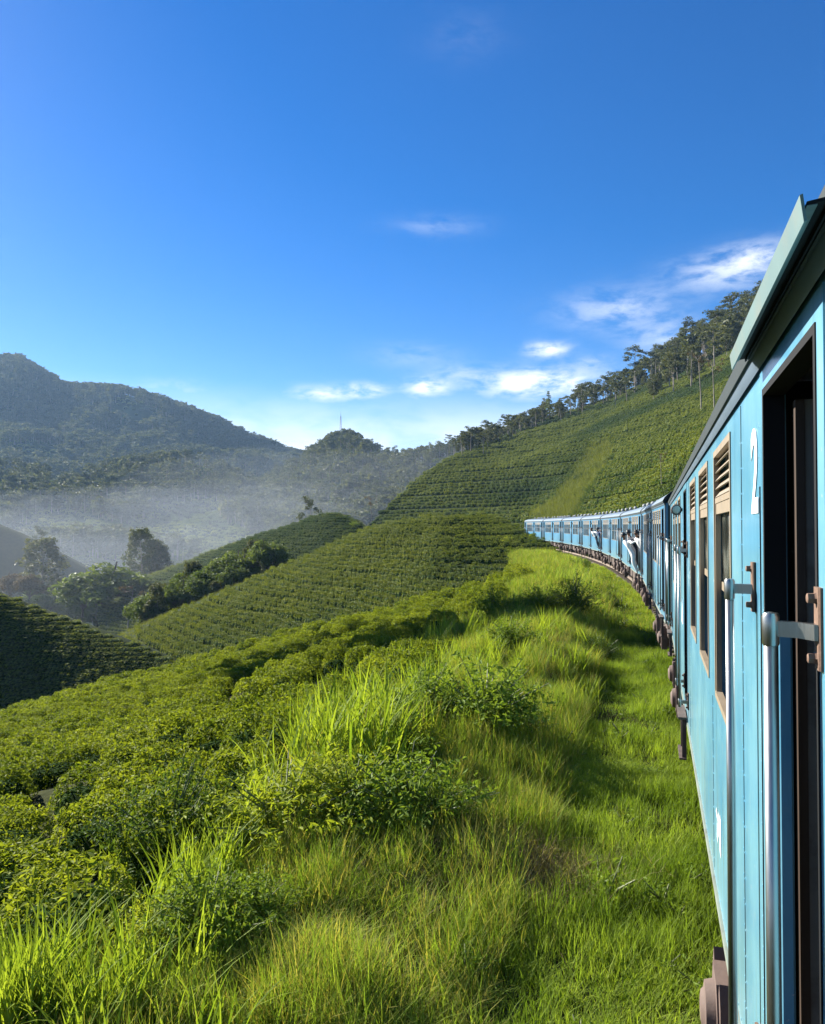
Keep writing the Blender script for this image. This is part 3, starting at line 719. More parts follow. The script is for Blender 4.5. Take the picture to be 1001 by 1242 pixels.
# worn, strawy patches on the near bank
s, d = strip(2600, -8, 12, 2.9, 6.6); k = (fbm(s, d, 1.8, 3, 75) < -.05) | ((np.hypot(s+.6, (d-3.5)*1.1) < 1.2)); put(s[k], d[k], iGS, .7, 1.2, .3)
s, d = strip(900, 8, 34, 3.0, 6.5); k = thin(s, d, .15, 2.2, 79); put(s[k], d[k], iGS, .8, 1.3, .3)
q = RNG.normal(0, .55, (330, 2)); a, b = xy2sd(HOL[0]+q[:, 0], HOL[1]+q[:, 1]); put(a, b, iGS, .6, 1.1, .4)
iWD = [20, 21, 22]
s, d = strip(1500, -8, 14, 1.2, 7.2); k = thin(s, d, .12, 1.1, 101); put(s[k], d[k], iWD, .6, 1.5)
s, d = strip(900, 14, 45, 1.6, 8.2); k = thin(s, d, .15, 1.6, 103); put(s[k], d[k], iWD, 1.2, 2.4)
o = scatter('grass', np.concatenate(GP[0]), np.concatenate(GP[1]), np.concatenate(GP[2]), np.concatenate(GP[3]), GR+GM+GS+GW+GWS+WD)
tag(o, 'short bright grass on the verge and rougher grass on the bank', 'grass')
# grass on the cutting behind the train
def mesh_pts(G, n, cond):
    nr, nc = G.shape[:2]; i = RNG.random(n)*(nr-1.001); j = RNG.random(n)*(nc-1.001); a = i.astype(int); b = j.astype(int); u = (i-a)[:, None]; v = (j-b)[:, None]
    p = (G[a, b]*(1-u)+G[a+1, b]*u)*(1-v)+(G[a, b+1]*(1-u)+G[a+1, b+1]*u)*v
    return p[cond(p)]
def grassy(p):
    px, py, D = project(p); w = 16*fbm(p[:, 0], p[:, 1], 18, 3, 83); return (px < 757-(py-530)*.60+w*.3) & (px > 737-(py-532)*.80+w*1.6) & (py > 542+w) & (py < 650) & (D < 330)
p = mesh_pts(G_big, 90000, grassy); n = len(p); 
o = scatter('grass', p, RNG.random(n)*6.28, RNG.uniform(1.8, 3.6, n), RNG.integers(0, 4, n), GPALE); tag(o, 'pale rough grass in the cutting above the train', 'grass')
for G, n, lab in ((G_mid, 2500, 'short grass between the rows on the rounded hill'), (G_sp, 5000, 'short grass on the low spur')):
    p = mesh_pts(G, n, lambda p: inview(p, 20)); n = len(p); o = scatter('grass', p, RNG.random(n)*6.28, RNG.uniform(.7, 1.3, n)*(1.6 if G is G_sp else 1), RNG.integers(0, 4, n), GPALE); tag(o, lab, 'grass')
# tall blades: lower left corner, by the bushes, and tufts along the bank
RP = []
def reeds(px, py, n, spread, a=.8, b=1.15):
    x, y, z, D = hit(px, py)
    for i in range(n):
        xx = x+RNG.normal(0, spread); yy = y+RNG.normal(0, spread); RP.append((xx, yy, float(near_xy(xx, yy)), RNG.uniform(a, b)))
reeds(40, 1240, 24, .36, .6, .9); reeds(150, 1240, 18, .34, .5, .8); reeds(0, 1190, 6, .25, .55, .8); reeds(235, 1095, 12, .26, .55, .8); reeds(170, 1075, 7, .2, .55, .75)
reeds(430, 915, 26, .55, .9, 1.2); reeds(395, 905, 12, .4, .8, 1.1); reeds(500, 860, 14, .6, .7, 1.0); reeds(600, 800, 16, .9, .6, .95); reeds(660, 770, 12, 1.0, .6, .9)
reeds(545, 790, 14, .9, .8, 1.2); reeds(640, 830, 8, .8, .5, .75); reeds(690, 745, 6, 1.2, .6, .9); reeds(620, 720, 10, 1.3, .8, 1.2); reeds(290, 1010, 8, .3, .6, .9); reeds(455, 830, 8, .6, .8, 1.1); reeds(350, 900, 6, .4, .7, 1.0)
RP = np.array(RP); n = len(RP)
o = scatter('tall_grass', RP[:, :3], np.stack([RNG.normal(0, .12, n), RNG.normal(0, .12, n), RNG.random(n)*6.28], 1), RP[:, 3], RNG.integers(0, 4, n), RD)
tag(o, 'tall broad bladed grass in clumps along the bank', 'grass')

# ------------------------------------------------------------------ shrubs on the bank
SH = {'leafy': [shrub_mesh('leafy_shrub', 300+i, 85, .040, .85, .95, M['shrub'], 30, 1.25) for i in range(3)],
      'dark': [shrub_mesh('dark_shrub', 310+i, 95, .026, .75, 1.0, M['shrub_dark'], 36, 1.2) for i in range(2)],
      'lime': [shrub_mesh('lime_shrub', 320+i, 90, .030, .8, .85, M['shrub_lime'], 32, 1.7) for i in range(3)]}
SHR = [(590, 895, 'leafy', 1.45, 'broad leaved green shrub on the bank beside the grass verge'),
       (520, 885, 'leafy', 1.0, 'smaller leafy shrub just left of the broad shrub on the bank'),
       (640, 893, 'dark', .7, 'low dark shrub on the verge side of the broad leaved shrub'),
       (490, 1015, 'leafy', 1.2, 'big leafy shrub overhanging the dark hollow in the bank'),
       (530, 1010, 'dark', .6, 'dark shrub low in the shade of the big leafy shrub'),
       (425, 1005, 'lime', 1.1, 'yellow green feathery shrub beside the big leafy shrub'),
       (345, 1035, 'lime', 1.35, 'brightest lime shrub at the edge of the tea field'),
       (290, 985, 'lime', .8, 'small lime shrub between the tea and the bright lime shrub'),
       (205, 1065, 'dark', 1.25, 'tall dark green weedy shrub standing in front of the tea bushes'),
       (165, 1040, 'dark', .85, 'dark weedy shrub left of the tall one before the tea'),
       (250, 1150, 'leafy', .75, 'low pointed leaf shrub behind the tall blades in the corner'),
       (190, 1160, 'lime', .6, 'small yellowish shrub among the tall blades'),
       (315, 1125, 'leafy', .55, 'low shrub over the worn strawy patch'),
       (697, 745, 'dark', 1.5, 'round dark bush farther along the bank casting shade on the verge'),
       (655, 742, 'leafy', 1.1, 'green bush beside the round dark bush on the bank'),
       (730, 805, 'dark', .9, 'dark tussock bush at the foot of the bank by the verge'),
       (565, 705, 'dark', 1.2, 'brownish bush at the top of the tea where the field turns over'),
       (705, 692, 'leafy', 1.1, 'farther bush by the verge near the coaches'),
       (640, 705, 'lime', 1.4, 'pale bush in the far grass of the bank'),
       (600, 752, 'leafy', 1.2, 'bush in the rough grass above the tea field'),
       (540, 800, 'lime', 1.0, 'pale green weed bush where the bank meets the tea'),
       (620, 790, 'leafy', 1.0, 'leafy weed halfway up the grassy bank'),
       (505, 920, 'lime', .7, 'small pale shrub below the tall blades on the bank')]
for i, (px, py, kd, sc, lab) in enumerate(SHR):
    x, y, z, D = hit(px, py); ms = SH[kd]; o = bpy.data.objects.new('shrub', ms[i % len(ms)]); link(o); o.location = (x, y, z-.02); o.rotation_euler = (0, 0, RNG.random()*6.28); o.scale = (sc, sc, sc*RNG.uniform(.85, 1.05))
    tag(o, lab, 'shrub', 'shrubs on the bank')

# ------------------------------------------------------------------ trees
EUC = [tree_meshes(400+i, 20, 'euc') for i in range(6)]; AIRY = [tree_meshes(420+i, 20, 'airy') for i in range(3)]; ROUND = [tree_meshes(430+i, 14, 'round') for i in range(3)]
CON = [tree_meshes(440, 14, 'conifer')]; BARE = [tree_meshes(450+i, 14, 'bare') for i in range(2)]
for a in ROUND+AIRY+CON: pass
def tree(name, p, mset, h, label, group=None, cat='tree', h0=20.0, wide=1.0, crown_mat=None):
    t = empty(name, p, RNG.random()*6.28); k = h/h0; t.scale = (k*wide, k*wide, k); tag(t, label, cat, group)
    link(bpy.data.objects.new('trunk', mset[0]), t); c = link(bpy.data.objects.new('crown', mset[1]), t)
    if crown_mat is not None:
        c.data = c.data.copy(); c.data.materials[0] = crown_mat
    return t
def on_grid(G, px, py, rows=None):
    A, B, D = project(G); m = (A-px)**2+(B-py)**2
    if rows is not None: m = m[rows[0]:rows[1]]
    i = np.unravel_index(np.argmin(m), m.shape); i = (i[0]+(rows[0] if rows else 0), i[1]); return G[i]
# the wooded top of the tea slope
cr = G_big[34*3]; cpx, cpy, cD = project(cr)
ntree = 0; KK = []
sel = np.flatnonzero((cpx > 555) & (cpx < 960))
selr = np.flatnonzero((cpx > 790) & (cpx < 985))
for k in range(270):
    j = RNG.choice(selr if k % 5 >= 3 else sel); w = RNG.random(); back = int(34*3+RNG.integers(-11, 5)-(RNG.random()**2)*6*(1 if RNG.random() < .5 else 0))-(int(RNG.integers(0, 20)*RNG.random()) if k % 5 >= 3 else 0); p = G_big[back, j]+RNG.normal(0, 4, 3)*[1, 1, 0]
    a, b, D = project(p[None]); big = smooth(560, 900, a[0])
    low = k % 3 == 0; tree('understory_tree' if low else 'eucalyptus_tree', (p[0], p[1], p[2]-.8), AIRY[k % 3] if low else EUC[RNG.integers(6)], (RNG.uniform(4, 7) if low else RNG.uniform(6, 11.5))+(7 if low else 13)*big*RNG.uniform(.3, 1.0), ('low leafy tree between the eucalyptus stems along the crest of the tea slope' if low else 'slender flat topped eucalyptus in the belt along the crest of the tea slope'), ('low trees along the crest' if low else 'eucalyptus along the crest of the tea slope'), wide=RNG.uniform(1.1, 1.6)); ntree += 1
p = on_grid(G_big, 666, 510, (95, 106)); tree('conifer_tree', (p[0], p[1], p[2]-1), CON[0], 17, 'dark cone shaped tree standing above the crest line against the cloud', h0=14)
p = on_grid(G_big, 850, 500, (50, 105)); tree('bare_tree', (p[0], p[1], p[2]-.5), BARE[0], 16, 'tall bare stemmed tree with a thin reddish crown on the tea slope', h0=14)
p = on_grid(G_big, 866, 498, (50, 105)); tree('bare_tree', (p[0], p[1], p[2]-.5), BARE[1], 14, 'reddish crowned tree right of the tall bare stemmed one', h0=14)
p = on_grid(G_big, 804, 592, (10, 60)); tree('bare_tree', (p[0], p[1], p[2]-.3), BARE[1], 5.2, 'crooked pale dead stem above the coach roofs', h0=14, wide=.8)
for k in range(16):
    py = 556+k*5.2; px = 760-(py-530)*.62+RNG.normal(0, 1.5); p = on_grid(G_big, px, py, (3, 90)); o = bpy.data.objects.new('shrub', SH['dark'][k % 2]); link(o); o.location = (p[0], p[1], p[2]-.3); q = RNG.uniform(1.6, 2.8); o.scale = (q, q, q*.8)
    tag(o, 'dark scrub bush in the gully beside the pale grass above the train', 'shrub', 'scrub in the gully above the train')
# round bush on the crest of the tea hill, at the end of the train
p = on_grid(G_mid, 603, 650, (70, 100)); o = bpy.data.objects.new('shrub', SH['dark'][0]); link(o); o.location = (p[0], p[1], p[2]-.2); o.scale = (2.6, 2.6, 2.9); tag(o, 'round dark bush on the tea hill in front of the last coach', 'shrub')
for (px, py, s, lab) in ((570, 634, 2.0, 'pale bush on the top edge of the tea hill'), (545, 634, 1.6, 'low bush on the tea hill left of the pale one'), (618, 660, 1.6, 'bush in the grass below the round dark bush'), (640, 656, 1.5, 'bush at the wheels of the last coach'), (430, 640, 2.2, 'bush at the tip of the low tea spur'), (655, 690, 1.3, 'bush in the long grass short of the last coach')):
    p = on_grid(G_mid if px != 430 else G_sp, px, py); o = bpy.data.objects.new('shrub', SH['leafy' if s > 1.7 else 'lime'][0]); link(o); o.location = (p[0], p[1], p[2]-.2); o.scale = (s, s, s); tag(o, lab, 'shrub')
# tall stems rising out of the mist below the wooded ridge
for k in range(64):
    px = RNG.uniform(365, 600); py = RNG.uniform(566, 628); p = on_grid(G_rid, px, py, (8, 45))
    tree('eucalyptus_tree', (p[0], p[1], p[2]-.8), EUC[k % 6], RNG.uniform(17, 24), 'tall thin eucalyptus rising from the mist below the wooded ridge', 'eucalyptus below the wooded ridge'); ntree += 1
cr = G_rid[44]; rpx, _, _ = project(cr); sel = np.flatnonzero((rpx > 300) & (rpx < 640))
for k in range(54):
    j = RNG.choice(sel); p = G_rid[44+RNG.integers(-4, 3), j]; tree('eucalyptus_tree', (p[0]+RNG.normal(0, 3), p[1]+RNG.normal(0, 3), p[2]-1.2), EUC[k % 6], RNG.uniform(13, 22), 'eucalyptus on the skyline of the wooded ridge around the mast', 'eucalyptus on the wooded ridge'); ntree += 1
# two lone trees on the spur line
p = P(376, 640, 300); tree('lone_tree', (p[0], p[1], p[2]-6), EUC[1], 17, 'lone tree with a sparse top left of the thin dark snag', h0=20)
p = P(452, 632, 262); tree('lone_tree', (p[0], p[1], p[2]-5), BARE[0], 12.5, 'thin dark snag tree at the foot of the bright spur', h0=14)
# valley trees
def vtree(px, base_py, top_py, D, mset, label, h0, wide=1.0, name='valley_tree', grp=None, mat=None):
    b = P(px, base_py, D); t = P(px, top_py, D); return tree(name, tuple(b), mset, t[2]-b[2], label, grp, h0=h0, wide=wide, crown_mat=mat)
vtree(128, 764, 675, 232, ROUND[0], 'big round leafy tree in the middle of the valley clump', 14, 1.38)
vtree(100, 752, 700, 235, ROUND[1], 'lower round tree leaning on the left of the big round tree', 14, 1.0)
vtree(155, 768, 712, 205, BARE[0], 'small thin reddish tree in front of the big round tree', 14, 1.5)
vtree(52, 745, 652, 262, AIRY[0], 'tall airy tree beside the pale roofed hut', 20, 1.3)
vtree(36, 735, 692, 250, ROUND[2], 'brownish tree left of the tall airy tree', 14, .95, mat=M['rust'])
vtree(12, 735, 690, 255, ROUND[1], 'pale brownish tree at the foot of the misty hill', 14, .9, mat=M['rust'])
vtree(174, 742, 641, 275, AIRY[1], 'tallest slim tree of the trio right of the big round tree', 20, .9)
vtree(184, 742, 655, 278, AIRY[2], 'middle slim tree of the trio', 20, .9); vtree(196, 742, 661, 280, AIRY[0], 'shortest slim tree of the trio', 20, .8)
vtree(48, 690, 640, 330, EUC[2], 'small sparse tree on the crest of the misty hill', 20, .8)
for k in range(46):
    px = RNG.uniform(176, 330); base = 770-(px-178)*.42+RNG.uniform(0, 10); vtree(px, base, base-RNG.uniform(34, 68), RNG.uniform(150, 182), (ROUND+AIRY)[k % 6], 'leafy tree in the hazy row below the low tea spur', 14 if k % 6 < 3 else 20, 1.05, grp='trees below the low tea spur')
for k in range(16):
    px = RNG.uniform(0, 200); base = 752+RNG.uniform(-10, 10); vtree(px, base, base-RNG.uniform(18, 36), RNG.uniform(240, 285), ROUND[k % 3], 'low bushy tree filling the floor of the valley', 14, 1.2, grp='low trees on the valley floor')
    pass
for (px, py, t, hh) in ((585, 772, 60, 26),):
    x, y, z, D = hit(px, py); q = (x+SV.x/math.hypot(SV.x, SV.y)*t, y+SV.y/math.hypot(SV.x, SV.y)*t); zz = float(near_xy(*q)); tree('shade_tree', (q[0], q[1], zz-.5), EUC[len(KK) % 3], (z+t*math.tan(SUN_EL)-zz)*1.14, 'tall tree standing left of the view at the lower edge of the tea field', 'tall trees at the edge of the tea field', wide=.5); KK.append(1)
print('TREES', ntree)
# far forest, one mass
fp = []; fs = []
def forest(G, n, r0, r1, thr, sc, seed, h0, h1):
    nr, nc = G.shape[:2]; i = RNG.random(n)*(r1-r0)+r0; j = RNG.random(n)*(nc-1.01); a = i.astype(int); b = j.astype(int)
    q = G[a, b]*(1-(i-a))[:, None]+G[np.minimum(a+1, nr-1), b]*(i-a)[:, None]; v = (j-b)[:, None]; q = q*(1-v)+G[a, np.minimum(b+1, nc-1)]*v
    ok = (fbm(q[:, 0], q[:, 1], sc, 3, seed) > thr) & inview(q, 40)
    q = q[ok]; q[:, 2] -= .8; fp.append(q); fs.append(RNG.uniform(h0, h1, len(q))/20)
forest(G_mtn, 18000, 16, 34*3+6, -.24, 110, 91, 13, 25); forest(G_ft, 6000, 4, 26*2+4, -.10, 75, 93, 11, 21); forest(G_rid, 3600, 8, 22*2+3, -.25, 80, 95, 12, 20)
forest(G_mtn, 3500, 34*3-5, 34*3+2, -.9, 130, 91, 10, 20); forest(G_val, 500, 60, 126, .1, 90, 97, 9, 17)
fp = np.concatenate(fp); fs = np.concatenate(fs); n = len(fp)
o = scatter('forest', fp, RNG.random(n)*6.28, np.stack([fs*1.25, fs*1.25, fs], 1), RNG.integers(0, 8, n), [e[2] for e in EUC]+[AIRY[0][2], AIRY[1][2]])
tag(o, 'far woods covering the mountain and the hills in the mist', 'forest'); print('FOREST', n)
bp = [mesh_pts(G, n, lambda p: inview(p, 20)) for G, n in ((G_ft, 14000), (G_rid, 5000), (G_mtn, 6000), (G_val, 40000))]; p = np.concatenate(bp); n = len(p); D = project(p)[2]
o = scatter('scrub', p, RNG.random(n)*6.28, RNG.uniform(.8, 1.6, n)*np.clip(D/330, .8, 3.0), RNG.integers(0, 4, n), TEA_ROW); tag(o, 'low scrub and tea on the misty hills of the valley', 'scrub')
wp = []
for k in range(900):
    q = RNG.random()**1.6; r = int(34*3-1-q*15); j = RNG.integers(0, G_big.shape[1]); wp.append(G_big[r, j]+RNG.normal(0, 2.5, 3)*[1, 1, 0]-[0, 0, .8])
wp = np.array(wp); a, b, D = project(wp); lim = smooth(560, 930, a); below = b-np.interp(a, cpx, cpy)
wp = wp[(a > 560) & (a < 1080) & (below < 10+52*lim) & (fbm(wp[:, 0], wp[:, 1], 40, 2, 107) > -.15-.3*lim)]; n = len(wp); a = project(wp)[0]; hs = (RNG.uniform(6, 11, n)+7*smooth(650, 900, a))/20
o = scatter('woodland', wp, RNG.random(n)*6.28, np.stack([hs*1.2, hs*1.2, hs], 1), RNG.integers(0, 8, n), [e[2] for e in EUC]+[AIRY[0][2], AIRY[1][2]]); tag(o, 'open woodland spreading down from the crest of the tea slope', 'woodland')
# ------------------------------------------------------------------ train materials
def paint_mat(name, col, faded, rough=.32):
    m, g, out = new_mat(name); tc = g.add('ShaderNodeTexCoord'); geo = g.add('ShaderNodeNewGeometry'); v = tc.outputs['Object']
    mp = g.add('ShaderNodeMapping'); mp.inputs['Scale'].default_value = (4, 4, .35); g.link(v, mp.inputs[0])
    st = g.noise(mp.outputs[0], 2.4, 5, .6); bl = g.noise(v, 1.1, 5, .62); fine = g.noise(v, 38, 3, .6); mid = g.noise(v, 7, 4, .6)
    c = g.mix(g.ramp(bl, .34, .66), C4(col), C4(faded))
    c = g.mix(g.math('MULTIPLY', g.ramp(st, .48, .74), .5), c, (col[0]*.55, col[1]*.62, col[2]*.62, 1))
    c = g.mix(g.math('MULTIPLY', g.ramp(mid, .60, .74), .22), c, (.30, .40, .42, 1))
    c = g.mix(g.math('MULTIPLY', g.ramp(fine, .69, .73), .65), c, (.46, .50, .50, 1))           # chips
    sp = g.add('ShaderNodeSeparateXYZ'); g.link(v, sp.inputs[0])
    low = g.math('MULTIPLY', g.ramp(sp.outputs[2], 2.2, 1.0), g.ramp(st, .30, .70))
    c = g.mix(g.math('MULTIPLY', low, .55), c, (.17, .22, .17, 1))                               # low grime, with the green reflection of the grass painted in
    r = g.math('ADD', rough-.10, g.math('MULTIPLY', bl, .22))
    h = g.math('ADD', g.math('MULTIPLY', bl, .8), g.math('MULTIPLY', mid, .2))
    b = pbsdf(g, c, r, 0, .5, bump(g, h, .45, .03)); b.inputs['Coat Weight'].default_value = .5; b.inputs['Coat Roughness'].default_value = .16
    g.link(b.outputs[0], out.inputs[0]); return m
M['blue'] = paint_mat('blue_paint', (.078, .265, .405), (.145, .345, .445))
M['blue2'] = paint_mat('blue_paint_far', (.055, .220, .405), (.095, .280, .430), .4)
M['teal'] = plain_mat('teal_grey_paint', (.115, .190, .180), .5, var=.3, scale=5, dirt=(.06, .05, .04), dscale=3, damt=.6)
M['flange'] = plain_mat('pale_green_paint', (.105, .165, .150), .5, var=.2, scale=6, dirt=(.16, .17, .13), dscale=4, damt=.5)
M['dark_teal'] = plain_mat('dark_teal_paint', (.030, .062, .062), .5, var=.3, scale=5)
M['eaves'] = plain_mat('eaves_shade_paint', (.008, .018, .019), .7, var=.4, scale=8)  # dark teal taken near black: shade under the roof edge painted in
M['roof'] = plain_mat('slate_blue_roof', (.105, .150, .200), .55, var=.25, scale=2, dirt=(.07, .07, .07), dscale=1.5, damt=.6)
M['black'] = plain_mat('black_rubber_gap_shade', (.007, .008, .009), .8, 0, .2, var=.3, scale=12)
M['chrome'] = plain_mat('worn_steel', (.34, .34, .32), .34, 1.0, var=.18, scale=30, stretch=(6, 6, .6))
M['dull_steel'] = plain_mat('dull_steel', (.20, .20, .20), .5, .8, var=.2, scale=20)
M['iron'] = plain_mat('rusty_iron', (.150, .088, .058), .75, .2, var=.35, scale=22, dirt=(.30, .17, .11), dscale=12, damt=.5, bumpd=.003)
M['iron_dark'] = plain_mat('black_iron', (.035, .026, .024), .7, .2, var=.35, scale=22, dirt=(.10, .05, .035), dscale=10, damt=.5)
M['under'] = plain_mat('dusty_underframe', (.070, .050, .042), .85, var=.4, scale=5, dirt=(.14, .10, .08), dscale=4, damt=.6, bumpd=.004)
M['axle'] = plain_mat('brown_axlebox', (.115, .078, .062), .8, var=.3, scale=9, dirt=(.09, .06, .05), dscale=7, damt=.7, bumpd=.004)
M['tan'] = plain_mat('tan_frame', (.210, .165, .110), .55, var=.2, scale=9, dirt=(.18, .15, .11), dscale=6, damt=.5)
M['cream'] = plain_mat('cream_lining', (.42, .39, .32), .6, var=.12, scale=4)
M['seat'] = plain_mat('blue_seat', (.05, .09, .16), .6, var=.2, scale=5)
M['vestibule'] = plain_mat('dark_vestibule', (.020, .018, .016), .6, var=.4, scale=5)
M['vent'] = plain_mat('grey_vent', (.20, .21, .21), .6, var=.2, scale=6, dirt=(.08, .07, .06), dscale=5)
M['wood'] = plain_mat('brown_door_wood', (.045, .030, .021), .5, var=.35, scale=6, stretch=(6, 6, .5))
M['grey_door'] = plain_mat('grey_green_door', (.16, .165, .15), .45, var=.25, scale=5, dirt=(.05, .04, .035), dscale=6, damt=.5)
M['white'] = plain_mat('white_paint', (.80, .80, .78), .5, var=.06, scale=14, dirt=(.5, .55, .58), dscale=20, damt=.5)
M['rail'] = plain_mat('steel_rail', (.22, .17, .14), .45, .8, var=.3, scale=8)
M['ballast'] = soil_mat('ballast', (.10, .085, .07), (.24, .215, .19), 9, .06)
M['skirt'] = plain_mat('grey_green_sill', (.18, .21, .175), .6, var=.3, scale=6, dirt=(.09, .08, .06), dscale=5, damt=.6)
def glass_mat():
    m, g, out = new_mat('window_glass'); tc = g.add('ShaderNodeTexCoord'); n = g.noise(tc.outputs['Object'], 5, 4)
    b = pbsdf(g, (.55, .60, .58, 1), .06, 0, .9); b.inputs['Transmission Weight'].default_value = 0.0
    tr = g.add('ShaderNodeBsdfTransparent'); tr.inputs[0].default_value = (.75, .80, .78, 1)
    gl = g.add('ShaderNodeBsdfGlossy'); gl.inputs['Roughness'].default_value = .04; gl.inputs[0].default_value = (.85, .9, .92, 1)
    fr = g.add('ShaderNodeFresnel'); fr.inputs[0].default_value = 1.6
    mx = g.add('ShaderNodeMixShader'); g.link(g.math('MINIMUM', g.math('ADD', g.math('MULTIPLY', fr.outputs[0], .85), .03), 1.0), mx.inputs[0]); g.link(tr.outputs[0], mx.inputs[1]); g.link(gl.outputs[0], mx.inputs[2])
    df = g.add('ShaderNodeBsdfDiffuse'); df.inputs[0].default_value = (.35, .36, .30, 1)
    mx2 = g.add('ShaderNodeMixShader'); g.link(g.math('MULTIPLY', g.ramp(n, .4, .75), .18), mx2.inputs[0]); g.link(mx.outputs[0], mx2.inputs[1]); g.link(df.outputs[0], mx2.inputs[2])
    g.link(mx2.outputs[0], out.inputs[0]); return m
M['glass'] = glass_mat()
def lamp_glass():
    m, g, out = new_mat('lamp_lens'); g.link(pbsdf(g, (.42, .38, .30, 1), .18, 0, .6).outputs[0], out.inputs[0]); return m
M['lens'] = lamp_glass()

# ------------------------------------------------------------------ the track
s_ = np.arange(-20, 175, 1.0)
def swept(name, prof, mat, parent=None, off=0, dz=0, kind=None):
    V = []; n = len(prof); F = []
    for s in s_:
        for (dx, zz) in prof:
            x, y = sd2xy(s, off+dx); V.append((float(x), float(y), float(grade(s))+zz+dz))
    for i in range(len(s_)-1):
        for k in range(n): F.append((i*n+k, i*n+(k+1) % n, (i+1)*n+(k+1) % n, (i+1)*n+k))
    o = bpy.data.objects.new(name, mesh_np(name, V, F, [mat])); link(o, parent)
    if kind: o['kind'] = kind
    return o
bal = np.stack([np.stack([*sd2xy(s_, np.full(len(s_), d)), grade(s_)+z], -1) for d, z in ((1.45, -.50), (1.15, -.43), (.85, -.22), (0, -.16), (-.9, -.17), (-1.9, -.5))], 1)
sheet('ballast_bed', bal, M['ballast'])
trk = empty('railway_track', (0, 0, 0)); tag(trk, 'railway track mostly hidden beneath the blue coaches', 'track')
for off in (.838, -.838): swept('rail', [(-.07, -.14), (.07, -.14), (.035, -.02), (.035, 0), (-.035, 0), (-.035, -.02)], M['rail'], trk, off)
mb = MB()
for s in np.arange(-15, 165, .68):
    th = max(s, 0)/TR_R; x, y = sd2xy(s, 0); c, sn = math.cos(th), math.sin(th)
    b = len(mb.v); mb.box(-1.12, 1.12, -.12, .12, -.28, -.145)
    for i in range(b, len(mb.v)): vx, vy, vz = mb.v[i]; mb.v[i] = (float(x)+vx*c-vy*sn, float(y)+vx*sn+vy*c, vz+float(grade(s)))
o = mb.build('sleepers', M['under'], trk); o['kind'] = 'stuff'

# ------------------------------------------------------------------ coaches
XL = 1.4; ZB, ZE = 1.0, 3.603            # body half width, bottom of the side, eaves
def side_wall(mb, x_out, x_in, L, ops, z0=ZB, z1=ZE):
    ys = sorted({0.0, L, *[v for o in ops for v in o[:2]]}); zs = sorted({z0, z1, *[v for o in ops for v in o[2:4]]})
    def solid(i, j):
        if i < 0 or j < 0 or i >= len(ys)-1 or j >= len(zs)-1: return False
        yc = (ys[i]+ys[i+1])/2; zc = (zs[j]+zs[j+1])/2
        return not any(o[0] < yc < o[1] and o[2] < zc < o[3] for o in ops)
    for i in range(len(ys)-1):
        for j in range(len(zs)-1):
            if not solid(i, j): continue
            a, b, c, d = ys[i], ys[i+1], zs[j], zs[j+1]
            mb._add([(x_out, a, c), (x_out, b, c), (x_out, b, d), (x_out, a, d)], [(0, 1, 2, 3)]); mb._add([(x_in, a, c), (x_in, b, c), (x_in, b, d), (x_in, a, d)], [(3, 2, 1, 0)])
            if not solid(i-1, j): mb._add([(x_out, a, c), (x_out, a, d), (x_in, a, d), (x_in, a, c)], [(0, 1, 2, 3)])
            if not solid(i+1, j): mb._add([(x_out, b, c), (x_out, b, d), (x_in, b, d), (x_in, b, c)], [(3, 2, 1, 0)])
            if not solid(i, j-1): mb._add([(x_out, a, c), (x_out, b, c), (x_in, b, c), (x_in, a, c)], [(3, 2, 1, 0)])
            if not solid(i, j+1): mb._add([(x_out, a, d), (x_out, b, d), (x_in, b, d), (x_in, a, d)], [(0, 1, 2, 3)])
def raw(mb, name, mats, parent, smooth_=False):
    o = bpy.data.objects.new(name, mesh_np(name, mb.v, mb.f, mats if isinstance(mats, list) else [mats], smooth_, mb.m if isinstance(mats, list) else None)); return link(o, parent)
ROOF = [(-1.435, 3.60), (-1.44, 3.645), (-1.40, 3.72), (-1.28, 3.83), (-1.05, 3.93), (-.7, 4.01), (-.3, 4.05), (0, 4.06)]
ROOF = ROOF+[(-x, z) for x, z in ROOF[-2::-1]]
_cache = {}
def shared(key, fn):
    if key not in _cache: _cache[key] = fn()
    return _cache[key]
def part(name, me, parent, loc=(0, 0, 0), rot=None, scale=None):
    o = bpy.data.objects.new(name, me); link(o, parent); o.location = loc
    if rot: o.rotation_euler = rot
    if scale: o.scale = scale
    return o
def ring_frame(mb, x0, x1, y0, y1, z0, z1, w):
    mb.box(x0, x1, y0, y1, z0, z0+w); mb.box(x0, x1, y0, y1, z1-w, z1); mb.box(x0, x1, y0, y0+w, z0+w, z1-w); mb.box(x0, x1, y1-w, y1, z0+w, z1-w)
WZ0, WZ1 = 2.11, 3.50                     # window opening
